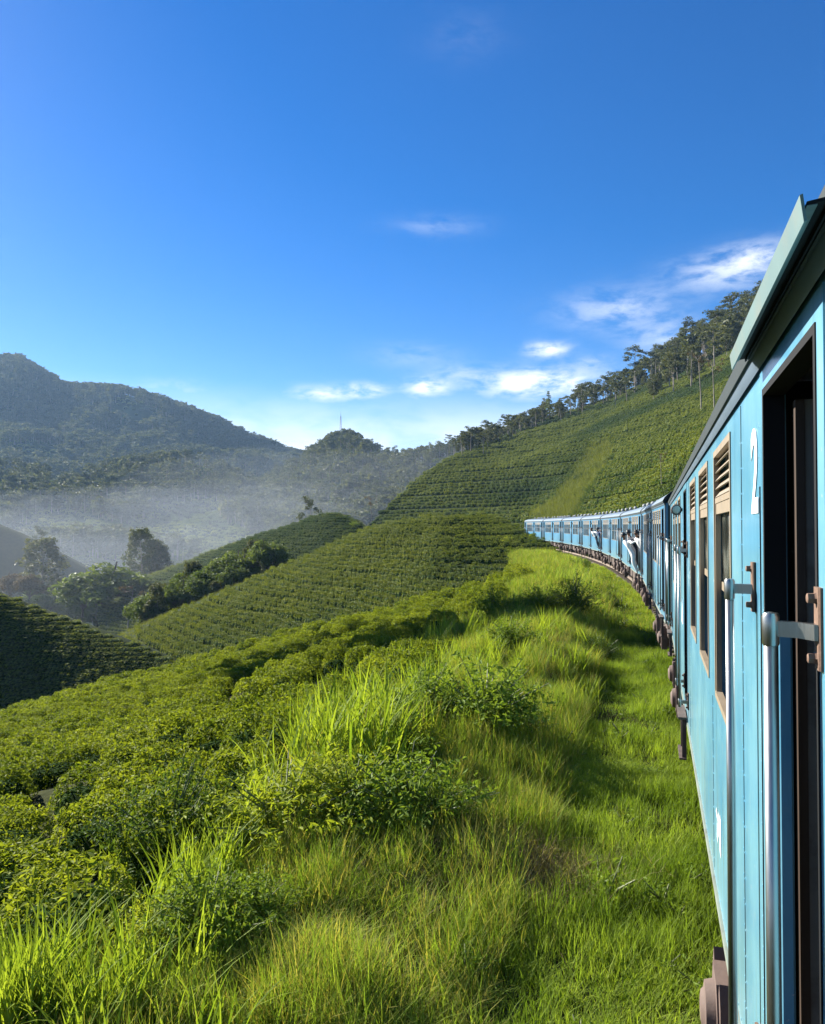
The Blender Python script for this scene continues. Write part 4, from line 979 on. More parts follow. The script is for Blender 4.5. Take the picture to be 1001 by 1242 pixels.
def make_window(coach, y0, y1, side=-1, full=True, sash='up'):
    w = y1-y0
    def fr():
        m = MB(); ring_frame(m, -.006, .03, 0, w, WZ0, WZ1, .035); m.box(0, .03, .035, w-.035, 3.205, 3.235); m.box(.03, .055, .035, w-.035, 2.72, 2.765)
        m.box(0, .028, .035, .06, WZ0+.035, 3.205); m.box(0, .028, w-.06, w-.035, WZ0+.035, 3.205)
        m.box(.004, .022, .06, w-.06, 3.145, 3.205); return m.mesh('window_frame', M['tan'])
    f = part('window', shared(('wf', round(w, 3)), fr), coach, (side*XL, y0, 0), None, (1 if side < 0 else -1, 1, 1))
    part('pane', shared(('pn', round(w, 3)), lambda: MB().box(.034, .039, .06, w-.06, 2.765, 3.145).mesh('pane', M['glass'])), f)
    def sl():
        m = MB(); m.prism_y([(0.0, -.022), (.006, -.026), (.040, .016), (.034, .020)], .036, w-.036); return m.mesh('slat', M['tan'])
    if full:
        for k in range(5): part('slat', shared(('sl', round(w, 3)), sl), f, (0, 0, 3.262+k*.046))
    else:
        def lv():
            m = MB()
            for k in range(5): m.prism_y([(0.0, 3.240+k*.046), (.006, 3.236+k*.046), (.040, 3.278+k*.046), (.034, 3.282+k*.046)], .036, w-.036)
            return m.mesh('louvre', M['tan'])
        part('louvre', shared(('lv', round(w, 3)), lv), f)
    return f
def make_handrail(coach, y, z0, z1, side=-1, detail=True, off=.09, yb=None, r=.0150):
    """round rail on two brackets; yb = how far along the body the bracket foot sits"""
    yb = 0 if yb is None else yb
    def rl():
        m = MB(); m.tube([(-off, 0, z0), (-off, 0, z1)], r, 14); return m.mesh('handrail', M['chrome'] if detail else M['dull_steel'], True)
    h = part('handrail', shared(('hr', off, z0, z1, r, detail), rl), coach, (side*XL, y, 0), None, (1 if side < 0 else -1, 1, 1))
    def br():
        m = MB(); m.cur = 0
        m.lathe_z((-off, 0, -.055), [(0, r*1.02), (.004, r*1.18), (.062, r*1.22), (.070, r*1.0), (.072, r*.3)], 16)
        m.prism([(-off+.010, -.012), (-.045, -.011+yb*.35), (-.020, yb-.020), (-.006, yb-.024), (-.006, yb+.024), (-.020, yb+.016), (-.045, .013+yb*.55), (-off+.008, .014)], -.034, -.001)
        m.cur = 1; m.bbox(-.013, -.001, yb-.026, yb+.026, -.095, .075, .004)
        for zz in (-.072, .052): m.lathe_x((-.013, yb, zz), [(-.018, .007), (-.016, .011), (-.004, .0115), (0, .0145)], 6)
        return m.mesh('bracket', [M['chrome'] if detail else M['dull_steel'], M['iron']])
    for z in ((z1, z0+.07) if detail else (z1, z0+.07)):
        b = part('bracket', shared(('br', off, yb, r, detail), br), h, (0, 0, z)); autosmooth(b, 40)
    return h
def lamp_unit(coach, y, z):
    m = MB(); m.tube([(-XL, y, z), (-XL-.05, y, z)], .018, 8); m.lathe_y((-XL-.072, y-.06, z), [(0, .058), (.012, .066), (.055, .066), (.10, .05), (.12, .02)], 18)
    o = m.build('marker_lamp', M['iron_dark'], coach); autosmooth(o)
    m = MB(); m.lathe_y((-XL-.072, y-.068, z), [(0, .012), (.003, .038), (.010, .055)], 18); part('lens', m.mesh('lens', M['lens'], True), o)
    return o
def make_bogie(coach, y, far=False):
    def fr():
        m = MB()
        for sx in (-1, 1):
            x = sx*1.25; m.prism_x([(-1.75, .62), (-1.45, .78), (-.55, .78), (-.30, .60), (.30, .60), (.55, .78), (1.45, .78), (1.75, .62), (1.75, .50), (1.40, .56), (.70, .56), (.45, .36), (-.45, .36), (-.70, .56), (-1.40, .56), (-1.75, .50)], x-.05, x+.05)
        m.box(-1.08, 1.08, -.22, .22, .42, .70); m.box(-1.08, 1.08, -1.74, -1.62, .52, .62); m.box(-1.08, 1.08, 1.62, 1.74, .52, .62)
        return m.mesh('bogie', M['under'])
    b = part('bogie', shared('bogie', fr), coach, (0, y, 0))
    def wh():
        m = MB(); prof = [(-.07, .40), (-.055, .455), (.035, .455), (.045, .485), (.065, .485), (.065, .40), (.03, .36), (.02, .16), (.07, .11), (-.07, .11), (-.02, .16), (-.02, .36)]
        m.lathe_x((0, 0, .455), prof, 20); return m.mesh('wheel', M['under'])
    def ax():
        m = MB(); x = -1.415
        m.prism_x([(-.19, .28), (.19, .28), (.20, .52), (.13, .66), (-.13, .66), (-.20, .52)], x-.02, x+.16)
        m.lathe_x((x-.02, 0, .46), [(-.075, .055), (-.07, .085), (-.055, .10), (-.05, .135), (0, .15)], 18)
        m.prism_x([(.16, .20), (.24, .22), (.27, .60), (.20, .70), (.15, .62), (.185, .45)], x-.01, x+.12); m.prism_x([(-.24, .22), (-.16, .20), (-.185, .45), (-.15, .62), (-.20, .70), (-.27, .60)], x-.01, x+.12)
        for a in (-.06, .06): m.lathe_x((x-.075, a, .46), [(-.015, .010), (0, .013)], 6)
        return m.mesh('axle_box', M['axle'])
    def sp():
        m = MB(); m.tube([(math.cos(t)*.075, math.sin(t)*.075, .44+t*.0078) for t in np.linspace(0, 6*math.pi*2, 60)], .013, 5); return m.mesh('spring', M['iron_dark'], True)
    for yy in (-1.1, 1.1):
        for sx in (-1, 1):
            part('wheel', shared('wheel', wh), b, (sx*.80, yy, 0), None, (-sx, 1, 1))
            autosmooth(part('axle_box', shared('axle', ax), b, (0, yy, 0), None, (1 if sx < 0 else -1, 1, 1)), 40)
    for sx in (-1, 1): part('spring', shared('spring', sp), b, (sx*1.22, 0, -.06))
    return b

def make_coach(L, wins, doors, blue, label, full, bogies, name='railway_coach'):
    c = empty(name); tag(c, label, 'train coach', 'coaches of the blue train')
    ops = [(a, b, WZ0, WZ1) for a, b in wins]+[(a, b, 1.16, 3.485) for a, b in doors]
    m = MB(); side_wall(m, -XL, -XL+.06, L, ops); raw(m, 'side_wall', [blue, M['cream']], c)
    m = MB(); side_wall(m, XL, XL-.06, L, ops); raw(m, 'side_wall', [blue], c)
    for ye, s in ((0.0, 1), (L, -1)):
        m = MB(); y0, y1 = (ye, ye+.05) if s > 0 else (ye-.05, ye)
        m.box(-XL+.06, -.42, y0, y1, ZB, ZE+.2); m.box(.42, XL-.06, y0, y1, ZB, ZE+.2); m.box(-.42, .42, y0, y1, 3.1, ZE+.2); m.build('end_wall', M['dark_teal'], c)
        m = MB(); e0, e1 = (ye-.004, ye+.20) if s > 0 else (ye-.20, ye+.004)
        for sx in (-1, 1): m.box(sx*XL-.004, sx*XL+.004, e0, e1, ZB-.002, ZE-.006)
        m.build('gap_shade_strip', M['eaves'], c)  # added black strip: the shaded gap between coaches painted onto the side
        m = MB(); e0, e1 = (ye-.045, ye+.10) if s > 0 else (ye-.10, ye+.045)
        rim = [(x*1.006, z+.012) for x, z in ROOF]; m.prism_y(rim+[(x*.97, z-.05) for x, z in ROOF[::-1]], e0, e1); m.build('roof_rim', M['eaves'], c)
        m = MB(); yg0, yg1 = (ye-.27, ye) if s > 0 else (ye, ye+.27)
        for k in range(4):
            a = yg0+(yg1-yg0)*k/4; ring = .02*(k % 2); m.box(-.62-ring, -.50, a, a+.06, 1.15, 3.35); m.box(.50, .62+ring, a, a+.06, 1.15, 3.35); m.box(-.50, .50, a, a+.06, 3.22, 3.35+ring)
        m.box(-.6, .6, yg0, yg1, 1.08, 1.14); m.build('gangway', M['black'], c)
    # roof with its lip
    m = MB(); inner = [(x*.985, z-.035) for x, z in ROOF]; n = len(ROOF); V = [(x, y, z) for y in (-.03, L+.03) for x, z in ROOF+inner[::-1]]; k = 2*n
    F = [(i, i+1, k+i+1, k+i) for i in range(n-1)]+[(n+i, n+i+1, k+n+i+1, k+n+i) for i in range(n-1)]+[(n-1, n, k+n, k+n-1), (2*n-1, 0, k, k+2*n-1)]
    F += [(i, 2*n-1-i, 2*n-2-i, i+1) for i in range(n-1)]+[(k+i, k+i+1, k+2*n-2-i, k+2*n-1-i) for i in range(n-1)]
    m._add(V, F); ro = m.build('roof', M['roof'], c); autosmooth(ro, 40)
    for sx in (-1, 1):
        m = MB(); m.prism_y([(sx*1.436, 3.597), (sx*1.442, 3.60), (sx*1.4485, 3.652), (sx*1.4435, 3.652)], 0, L); m.build('eaves_strip', M['eaves'], c)
    def vent(): 
        m = MB(); m.lathe_y((0, -.22, .12), [(0, .04), (.05, .09), (.22, .11), (.39, .09), (.44, .04)], 12); m.box(-.05, .05, -.1, .1, -.04, .05); return m.mesh('roof_vent', M['vent'])
    for yy in np.arange(1.6, L-1, 2.6): part('roof_vent', shared('vent', vent), c, (-.32, yy, 4.05)); part('roof_vent', shared('vent', vent), c, (.32, yy, 4.05))
    # sill strip, floor, lining, underframe
    m = MB(); m.box(-XL-.012, -XL+.05, .0, L, .955, ZB-.002); m.box(XL-.05, XL+.012, .0, L, .955, ZB-.002); m.build('sill_strip', M['skirt'], c)
    m = MB(); m.box(-XL+.062, XL-.062, .05, L-.05, 1.10, 1.155); m.build('floor', M['wood'], c)
    m = MB(); m.box(-XL+.062, XL-.062, .05, L-.05, 3.56, 3.60); m.build('ceiling', M['cream'], c)
    m = MB()
    for x in (-.55, .55): m.box(x-.07, x+.07, .1, L-.1, .74, 1.0)
    for yy in np.arange(.3, L, 1.5): m.box(-1.3, 1.3, yy-.05, yy+.05, .84, .998)
    for (a, b, z0, x0, x1) in ((L*.36, L*.36+1.5, .42, -1.28, -.75), (L*.52, L*.52+1.1, .50, -1.25, -.6), (L*.64, L*.64+.7, .38, -1.22, -.8)): m.bbox(x0, x1, a, b, z0, .84, .03)
    m.build('underframe', M['under'], c)
    for yy in bogies: make_bogie(c, yy)
    for a, b in wins:
        make_window(c, a, b, -1, full); make_window(c, a, b, 1, False)
    def seat(): 
        m = MB(); m.bbox(-1.3, -.35, -.2, .24, 1.46, 1.60, .04); m.bbox(-1.3, -.35, .20, .30, 1.60, 2.32, .03); m.box(-1.25, -.4, -.05, .05, 1.156, 1.46); return m.mesh('seat', M['seat'])
    for a, b in wins[:8]:
        for dx in (0, 1.65): part('seat', shared('seat', seat), c, (dx, (a+b)/2, 0))
    for a, b in doors:
        # raised surround, black seal, recessed leaf slid half open
        m = MB(); x0, x1 = -XL-.004, -XL; w = .085
        m.box(x0, x1, a-w, a-.012, 1.08, 3.56); m.box(x0, x1, b+.012, b+w, 1.08, 3.56); m.box(x0, x1, a-.012, b+.012, 3.497, 3.56); m.build('door_surround', blue, c)
        m = MB(); ring_frame(m, -XL-.007, -XL+.055, a-.012, b+.012, 1.148, 3.497, .022); m.build('door_seal', M['black'], c)
        m = MB(); m.box(-XL+.10, -XL+.78, b-.07, b-.03, 1.16, 3.45); d = m.build('door', M['grey_door'], c)
        m = MB(); m.box(-XL+.075, -XL+.10, b-.075, b-.028, 1.16, 3.45); part('door_edge', m.mesh('door_edge', M['wood']), d)
        m = MB(); m.box(-XL+.18, -XL+.70, b-.078, b-.07, 1.35, 2.3); m.box(-XL+.18, -XL+.70, b-.078, b-.07, 2.5, 3.3); part('door_panel', m.mesh('door_panel', M['grey_door']), d)
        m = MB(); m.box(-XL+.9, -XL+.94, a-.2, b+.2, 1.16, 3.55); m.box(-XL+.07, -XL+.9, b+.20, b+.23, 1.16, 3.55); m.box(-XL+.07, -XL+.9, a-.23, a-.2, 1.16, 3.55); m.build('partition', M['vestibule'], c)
        m = MB(); m.box(-XL-.10, -XL-.013, a+.08, b-.08, 1.02, 1.045); m.box(-XL-.06, -XL-.013, a+.14, a+.18, .60, 1.02); m.box(-XL-.06, -XL-.013, b-.18, b-.14, .60, 1.02); m.box(-XL-.09, -XL-.013, a+.12, b-.12, .58, .60); m.build('step', M['under'], c)
    m = MB()
    for ye, s in ((0.0, -1), (L, 1)):
        for x in (-.88, .88): m.lathe_y((x, ye, 1.03), [(0, .07), (s*.12, .07), (s*.125, .17), (s*.155, .17)], 14)
    m.build('buffers', M['iron_dark'], c)
    return c

# our own coach, just right of the lens
L0 = 18.8; Y0 = -.8
wins = [(3.87, 4.92), (5.48, 6.53), (7.09, 8.14), (11.1, 12.1), (12.7, 13.7), (14.3, 15.3), (.2, 1.1)]
own = make_coach(L0, [(a-Y0, b-Y0) for a, b in wins if a > 1.5], [(1.87-Y0, 2.71-Y0), (9.05-Y0, 9.85-Y0), (16.4-Y0, 17.15-Y0)], M['blue'], 'nearest weathered sky blue train coach with the painted numeral 2 beside its open door', True, (3.6-Y0, 14.2-Y0))
own.location = (TR_X, Y0, 0)
def yo(y): return y-Y0
# handrails at the doors
make_handrail(own, yo(3.0), 1.22, 2.872, off=.083, yb=0.0); make_handrail(own, yo(1.885), 1.22, 2.865, off=.094, yb=-.045)
make_handrail(own, yo(10.02), 1.22, 2.86, off=.09); make_handrail(own, yo(8.82), 1.22, 2.86, off=.09); make_handrail(own, yo(16.2), 1.22, 2.86, off=.09); make_handrail(own, yo(17.35), 1.22, 2.86, off=.09)
lamp_unit(own, yo(10.4), 3.30)
# rain gutter over the near door: black strips painted as the shaded gap, channel floor, upstand and outer flange
m = MB(); m.cur = 2
a, b = yo(1.46), yo(2.76)
m.prism_y([(-1.448, 3.606), (-1.486, 3.600), (-1.486, 3.606), (-1.448, 3.612)], a, b); m.prism_y([(-1.446, 3.598), (-1.452, 3.595), (-1.452, 3.622), (-1.446, 3.622)], a, b)
m.cur = 0; m.prism_y([(-1.470, 3.5985), (-1.486, 3.5985), (-1.486, 3.5995), (-1.470, 3.6005)], a, b); m.cur = 1; m.prism_y([(-1.486, 3.574), (-1.491, 3.572), (-1.497, 3.618), (-1.492, 3.620)], a, b)
o = m.build('rain_gutter', [M['teal'], M['flange'], M['black']], own)
# seam strip left of the door, narrow blue upright strip in the doorway
m = MB(); m.box(-XL-.0035, -XL, yo(2.835), yo(2.841), 1.02, 3.2); m.build('panel_seam', M['black'], own)
m = MB(); m.box(-XL-.0025, -XL, yo(3.42), yo(3.426), 1.02, 3.55); m.box(-XL-.0025, -XL, yo(5.18), yo(5.186), 1.02, 2.06); m.box(-XL-.0025, -XL, yo(8.45), yo(8.456), 1.02, 3.55); m.build('panel_seam', M['dark_teal'], own)
m = MB(); m.bbox(-XL+.01, -XL+.05, yo(2.56), yo(2.655), 1.17, 2.78, .006); m.build('blue_strip', M['blue'], own)
# rivet heads along the seams and the cantrail of the near coach
m = MB()
def rivet(y, z):
    m._add([(-XL-.0005, yo(y)-.006, z-.006), (-XL-.0005, yo(y)+.006, z-.006), (-XL-.0005, yo(y)+.006, z+.006), (-XL-.0005, yo(y)-.006, z+.006), (-XL-.0045, yo(y), z)], [(0, 1, 4), (1, 2, 4), (2, 3, 4), (3, 0, 4)])
for y in np.arange(1.2, 9, .11): rivet(y, 1.035); 
for y in np.arange(2.95, 8.9, .11): rivet(y, 3.572)
for y in (2.86, 3.40, 3.445, 5.16, 5.205, 8.43, 8.475):
    for z in np.arange(1.10, 2.04 if 5 < y < 5.3 else 3.5, .10): rivet(y, z)
o = m.build('rivets', M['blue'], own); o['kind'] = 'stuff'
# painted numeral
cu = bpy.data.curves.new('numeral', 'FONT'); cu.body = '2'; cu.size = .40; cu.extrude = .0012; cu.offset = .008; cu.align_x = 'CENTER'
tmp = bpy.data.objects.new('numeral_tmp', cu); COL.objects.link(tmp); dg = bpy.context.evaluated_depsgraph_get(); me = bpy.data.meshes.new_from_object(tmp.evaluated_get(dg)); bpy.data.objects.remove(tmp)
me.materials.clear(); me.materials.append(M['white']); num = bpy.data.objects.new('numeral', me); link(num, own)
num.rotation_euler = (R_(90), 0, R_(-90)); num.location = (-XL-.0025, yo(2.97), CAM_Z+.062)
# white strokes low on the side, and the pale pennant-shaped plate by the far door
m = MB()
for (ya, yb, za, zb) in ((4.62, 4.70, 1.30, 1.52), (4.74, 4.80, 1.36, 1.50), (4.84, 4.96, 1.42, 1.47), (4.84, 4.90, 1.30, 1.42)):
    m._add([(-XL-.0028, yo(ya), za), (-XL-.0028, yo(yb), za+.02), (-XL-.0028, yo(yb-.015), zb), (-XL-.0028, yo(ya+.01), zb-.02)], [(0, 1, 2, 3)])
raw(m, 'painted_mark', [M['white']], own)
m = MB(); m.prism_x([(yo(10.15), 1.92), (yo(10.55), 1.92), (yo(10.35), 2.22)], -XL-.012, -XL-.002); m.build('pennant_plate', M['white'], own)

# the coaches ahead
Lc = 15.5
cw = [(1.75, 2.55), (2.85, 3.65), (3.95, 4.75), (5.05, 5.85), (8.25, 9.05), (9.35, 10.15), (10.45, 11.25), (11.55, 12.35), (12.65, 13.45)]
cd = [(.50, 1.25), (6.65, 7.40), (14.2, 14.95)]
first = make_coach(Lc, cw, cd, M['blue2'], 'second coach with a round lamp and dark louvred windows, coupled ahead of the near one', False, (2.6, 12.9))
for y in (.36, 1.40, 6.5, 7.55, 14.05, 15.1): make_handrail(first, y, 1.22, 2.86, detail=False)
lamp_unit(first, 6.1, 3.25)
index_children()
CLAB = ['', 'third coach, with a passenger in white hanging out of its near door', 'fourth coach, plain blue at its near end, with a dark haired passenger leaning out beyond',
        'fifth coach, in the middle of the curve', 'sixth coach, its windows catching the light on the curve', 'seventh coach, last but one on the curve', 'farthest coach, at the head of the curve beside the tea hill']
coaches = [first]
for k in range(7):
    s0 = 8.55+16.0*k
    c = first if k == 0 else copy_tree(first)
    if k: tag(c, CLAB[k]); coaches.append(c)
    xa, ya = sd2xy(s0, 0); xb, yb = sd2xy(s0+Lc, 0); za, zb = float(grade(s0)), float(grade(s0+Lc))
    c.location = (float(xa), float(ya), za); c.rotation_euler = (math.atan2(zb-za, Lc), 0, math.atan2(-(float(xb)-float(xa)), float(yb)-float(ya)))
for c in coaches:                         # some windows stand open
    for w in [o for o in c.children if o.name.startswith('window')]:
        for q in list(w.children):
            if q.name.startswith('pane') and RNG.random() < .38: q.location.z -= RNG.choice([.30, .62])
bpy.context.view_layer.update()
def on_coach(k, x, y, z): return coaches[k].matrix_world @ Vector((x, y, z))
# ------------------------------------------------------------------ passengers
M['skin'] = plain_mat('brown_skin', (.17, .085, .05), .5, var=.08, scale=9)
M['cloth_white'] = plain_mat('white_cloth', (.74, .74, .72), .85, var=.06, scale=12)
M['cloth_dark'] = plain_mat('dark_cloth', (.03, .035, .05), .85, var=.2, scale=12)
M['cloth_blue'] = plain_mat('navy_cloth', (.03, .06, .14), .85, var=.2, scale=12)
M['hair'] = plain_mat('black_hair', (.008, .007, .007), .5, var=.2, scale=40)
M['eye'] = plain_mat('dark_eyes', (.015, .012, .01), .25, var=0)
def person(mw, J, face, shirt, pants, label, group='passengers leaning out of the train', scale=1.0):
    """J: joints in coach space; face: direction the face looks to"""
    V = []; E = []; Rr = []; cls = []
    def add(p, r, c, par=None):
        V.append(Vector(p)); Rr.append(r); cls.append(c)
        if par is not None: E.append((par, len(V)-1))
        return len(V)-1
    def lerp(a, b, t): return Vector(a)*(1-t)+Vector(b)*t
    f = Vector(face).normalized(); up = (Vector(J['head'])-Vector(J['neck'])).normalized()
    pel = add(J['pelvis'], (.155, .115), 1); wst = add(lerp(J['pelvis'], J['chest'], .5), (.135, .10), 0, pel); ch = add(J['chest'], (.165, .115), 0, wst)
    nk = add(J['neck'], (.055, .055), 2, ch); hb = add(lerp(J['neck'], J['head'], .62), (.072, .08), 2, nk); hd = add(J['head'], (.082, .095), 2, hb); ht = add(Vector(J['head'])+up*.075, (.055, .062), 2, hd)
    add(Vector(J['head'])+f*.105-up*.015, (.014, .014), 2, hd)
    side = f.cross(up).normalized()
    for sg in (-1, 1): add(Vector(J['head'])+side*sg*.098, (.013, .022), 2, hd)
    for sd in 'LR':
        sh = add(J['sh'+sd], (.072, .072), 0, ch); el = add(J['el'+sd], (.046, .046), 0, sh); wr = add(J['wr'+sd], (.029, .029), 2, el)
        d = (Vector(J['wr'+sd])-Vector(J['el'+sd])).normalized(); pm = add(Vector(J['wr'+sd])+d*.075, (.040, .018), 2, wr)
        q = d.cross(Vector((0, 0, 1))); q = q.normalized() if q.length > .1 else Vector((1, 0, 0)); nrm = d.cross(q).normalized()
        for k, (o, ln) in enumerate(((-.027, .062), (-.009, .075), (.009, .070), (.027, .052))):
            a = add(Vector(J['wr'+sd])+d*(.085+ln*.5)+q*o, (.0095, .0095), 2, pm); add(Vector(J['wr'+sd])+d*(.085+ln*.8)+q*o-nrm*.028, (.008, .008), 2, a)
        a = add(Vector(J['wr'+sd])+d*.055-q*.048, (.011, .011), 2, wr); add(Vector(J['wr'+sd])+d*.095-q*.058-nrm*.02, (.009, .009), 2, a)
        if 'kn'+sd in J:
            hp = add(J['hp'+sd], (.098, .098), 1, pel); kn = add(J['kn'+sd], (.066, .066), 1, hp); an = add(J['an'+sd], (.046, .046), 1, kn)
            ft = add(Vector(J['an'+sd])+Vector((-.02, .05, -.055)), (.040, .035), 3, an); add(Vector(J['an'+sd])+Vector(J.get('toe', (-.06, .16, -.065))), (.034, .026), 3, ft)
    me = bpy.data.meshes.new('person'); me.from_pydata([tuple(v) for v in V], E, [])
    ob = bpy.data.objects.new('person', me); COL.objects.link(ob)
    md = ob.modifiers.new('skin', 'SKIN'); md.use_smooth_shade = True
    for i, sv in enumerate(me.skin_vertices[0].data): sv.radius = Rr[i]; sv.use_root = (i == 0)
    sb = ob.modifiers.new('sub', 'SUBSURF'); sb.levels = 2; sb.render_levels = 2
    dg = bpy.context.evaluated_depsgraph_get(); new = bpy.data.meshes.new_from_object(ob.evaluated_get(dg)); ob.modifiers.clear(); ob.data = new; new.name = 'person'
    new.materials.clear()
    for m_ in (shirt, pants, M['skin'], M['iron_dark']): new.materials.append(m_)
    A = np.array([list(V[a]) for a, b in E]); B = np.array([list(V[b]) for a, b in E]); ca = [cls[a] for a, b in E]; cb = [cls[b] for a, b in E]
    for pl in new.polygons:
        c = np.array(pl.center); ab = B-A; t = np.clip(((c-A)*ab).sum(1)/np.maximum((ab*ab).sum(1), 1e-9), 0, 1); dd = np.linalg.norm(A+ab*t[:, None]-c, axis=1); i = int(np.argmin(dd))
        pl.material_index = ca[i] if t[i] < (.86 if cb[i] == 2 and ca[i] == 0 else .5) else cb[i]; pl.use_smooth = True
    # hair cap and eyes ride on the body
    h = Vector(J['head']); mb = MB(); n = 14; vs = []; fs = []; back = -f
    for i in range(7):
        a = math.pi*.60*i/6
        for k in range(n):
            b = 2*math.pi*k/n; dr = up*math.cos(a)+(side*math.cos(b)+f*math.sin(b))*math.sin(a)
            lim = .012 if dr.dot(f) < .35 or a < .9 else -.02
            vs.append(h+up*.02+Vector(dr)*(.108+lim)+back*.012)
    for i in range(6):
        for k in range(n): fs.append((i*n+k, i*n+(k+1) % n, (i+1)*n+(k+1) % n, (i+1)*n+k))
    mb._add(vs, fs); link(bpy.data.objects.new('hair', mb.mesh('hair', M['hair'], True)), ob)
    mb = MB()
    for sg in (-1, 1):
        c = h+f*.088+side*sg*.033+up*.012; mb.lathe_z(c, [(-.011, .003), (-.006, .010), (0, .012), (.006, .010), (.011, .003)], 8)
    link(bpy.data.objects.new('eyes', mb.mesh('eyes', M['eye'], True)), ob)
    mb = MB(); c = h+f*.092-up*.048; mb.tube([c-side*.024, c+f*.004, c+side*.024], [.004, .006, .004], 6); link(bpy.data.objects.new('mouth', mb.mesh('mouth', M['skin'], True)), ob)
    ob.matrix_world = mw; tag(ob, label, 'person', group); return ob
def lean(x, y, z, out, fwd=.0, legs=True):
    """someone standing on the door step at (x, y, z), leaning outwards"""
    J = dict(pelvis=(x-out*.42, y+fwd*.3, z+.93), chest=(x-out*.80, y+fwd*.7, z+1.27), neck=(x-out*1.0, y+fwd*.9, z+1.47), head=(x-out*1.10, y+fwd*1.05, z+1.63))
    c = Vector(J['chest']); J.update(shL=tuple(c+Vector((-.12, .14, .12))), shR=tuple(c+Vector((.10, -.16, .12))))
    J.update(elL=(x-out*.55-.1, y+.34, z+1.28), wrL=(-XL-.10, y+.50, z+1.42), elR=(x-out*.5, y-.36, z+1.30), wrR=(-XL-.10, y-.48, z+1.44))
    if legs:
        J.update(hpL=(x-out*.40-.03, y+.09, z+.88), knL=(x-out*.16-.03, y+.12, z+.47), anL=(x, y+.12, z+.085), hpR=(x-out*.40+.02, y-.09, z+.88), knR=(x-out*.30-.04, y-.13, z+.49), anR=(x-.02, y-.10, z+.085))
    return J
W1 = coaches[1].matrix_world
person(W1, lean(-XL-.09, .86, 1.045, .52, .10), (-.75, .55, -.15), M['cloth_white'], M['cloth_white'], 'man in white shirt and white trousers hanging far out of the coach door')
J = lean(-XL+.05, 1.30, 1.16, .42, .25, True); person(W1, J, (-.5, .85, 0), M['cloth_dark'], M['cloth_dark'], 'dark haired passenger in dark clothes just beyond the man in white')
J = lean(-XL+.22, .42, 1.16, .36, -.1, True); person(W1, J, (-.9, -.3, 0), M['cloth_white'], M['cloth_blue'], 'passenger in a pale shirt peering out behind the man in white')
W2 = coaches[2].matrix_world
W3 = coaches[3].matrix_world
J = lean(-XL+.02, .75, 1.16, .58, .2, True); person(W3, J, (-.9, .4, 0), M['cloth_white'], M['cloth_dark'], 'black haired passenger leaning out at the coach joint halfway round the curve')
J = lean(-XL+.12, 14.5, 1.16, .42, .0, True); person(W2, J, (-.9, -.4, 0), M['cloth_blue'], M['cloth_dark'], 'passenger with head and shoulders out of the door just short of the black haired one')

# ------------------------------------------------------------------ hut, mast
def hut():
    b = P(70, 727, 268); h = empty('hut', tuple(b), .5); tag(h, 'small hut with a pale grey roof among the valley trees', 'hut')
    m = MB(); m.box(-3.4, 3.4, -2.4, 2.4, -2, 2.1); m.build('wall', plain_mat('hut_wall', (.34, .32, .28), .8, var=.2, scale=2), h)
    m = MB(); m.prism_y([(-3.9, 1.9), (0, 3.7), (3.9, 1.9), (3.9, 2.05), (0, 3.86), (-3.9, 2.05)], -2.9, 2.9); m.build('roof', plain_mat('zinc_roof', (.50, .50, .52), .45, .0, var=.15, scale=3, stretch=(.4, 6, 1)), h)
    m = MB(); m.box(-.5, .5, -2.46, -2.40, -2, 1.2); m.build('door', M['wood'], h)
    for x in (-2.1, 2.1): m = MB(); m.box(x-.5, x+.5, -2.46, -2.40, .2, 1.2); m.build('window', M['black'], h)
hut()
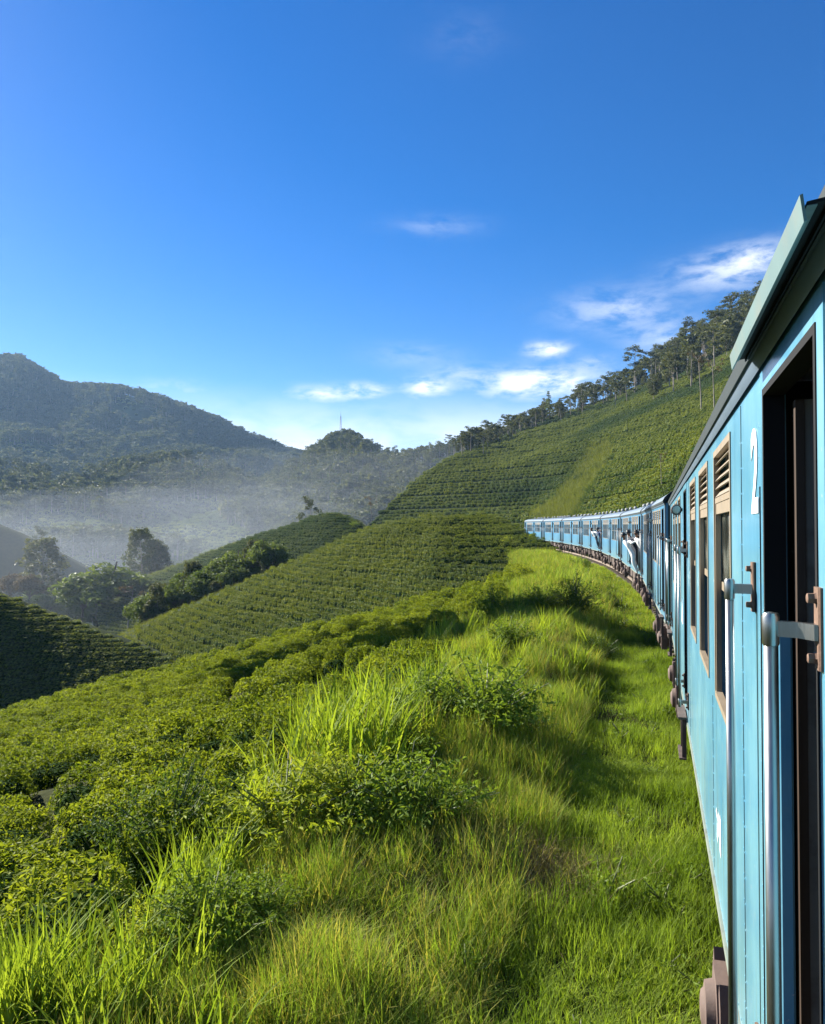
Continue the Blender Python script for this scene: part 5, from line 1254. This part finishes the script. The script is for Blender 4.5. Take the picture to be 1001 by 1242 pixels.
def mast():
    p = on_grid(G_rid, 414, 539, (40, 48)); t = empty('radio_mast', (p[0], p[1], p[2]-1), .3); tag(t, 'slim lattice radio mast on top of the wooded ridge', 'mast'); H = 34; steel = plain_mat('mast_steel', (.24, .22, .21), .6, .4, var=.1)
    def w(z): return 1.5*(1-.72*z/H)
    for sx in (-1, 1):
        for sy in (-1, 1): m = MB(); m.tube([(sx*w(0), sy*w(0), 0), (sx*w(H), sy*w(H), H)], .16, 5); m.build('leg', steel, t)
    m = MB(); zs = np.linspace(0, H, 12)
    for a, b in zip(zs[:-1], zs[1:]):
        for (p0, p1) in (((-1, -1), (1, -1)), ((1, -1), (1, 1)), ((1, 1), (-1, 1)), ((-1, 1), (-1, -1))):
            m.tube([(p0[0]*w(a), p0[1]*w(a), a), (p1[0]*w(b), p1[1]*w(b), b)], .09, 3, False); m.tube([(p0[0]*w(b), p0[1]*w(b), b), (p1[0]*w(b), p1[1]*w(b), b)], .08, 3, False)
    o = m.build('bracing', steel, t); o['kind'] = 'stuff'
    m = MB(); m.tube([(0, 0, H), (0, 0, H+5)], .12, 5); m.build('antenna', steel, t)
mast()

# ------------------------------------------------------------------ air: haze over everything, mist lying in the valley
def vol_mat(name, dens, col, aniso):
    m, g, out = new_mat(name); v = g.add('ShaderNodeVolumePrincipled'); v.inputs['Color'].default_value = C4(col); v.inputs['Density'].default_value = dens; v.inputs['Anisotropy'].default_value = aniso
    g.link(v.outputs[0], out.inputs['Volume']); return m
allz = [float(G[..., 2].max()) for G in (G_mtn, G_big, G_rid, G_val)]
m = MB(); m.box(-4300, 4300, -4300, 4300, float(G_val[..., 2].min())-2, max(allz)+30); o = m.build('haze', vol_mat('haze_air', HAZE, (.42, .66, 1.0), .2)); o['kind'] = 'stuff'; tag(o, 'thin blue morning haze filling the air between the hills', 'haze')
def mist_bank(px, py, D, rx, ry, rz, dens, label):
    p = P(px, py, D); me = bpy.data.meshes.new('mist'); import bmesh
    bm = bmesh.new(); bmesh.ops.create_icosphere(bm, subdivisions=4, radius=1)
    for v in bm.verts:
        n = fbm(np.array([v.co.x*2.1+px]), np.array([v.co.y*2.1+py]), 1.0, 3, 5)[0]; v.co = Vector((v.co.x*rx, v.co.y*ry, v.co.z*rz*(1+.45*n if v.co.z > 0 else 1)))
    bm.to_mesh(me); bm.free(); me.polygons.foreach_set('use_smooth', np.ones(len(me.polygons), dtype=bool)); me.materials.append(vol_mat('mist_air', dens, (.80, .89, 1.0), .3))
    o = bpy.data.objects.new('mist', me); COL.objects.link(o); o.location = p; o.rotation_euler = (0, 0, YAW); o['kind'] = 'stuff'; tag(o, label, 'mist'); return o
for a in MISTS: mist_bank(*a)
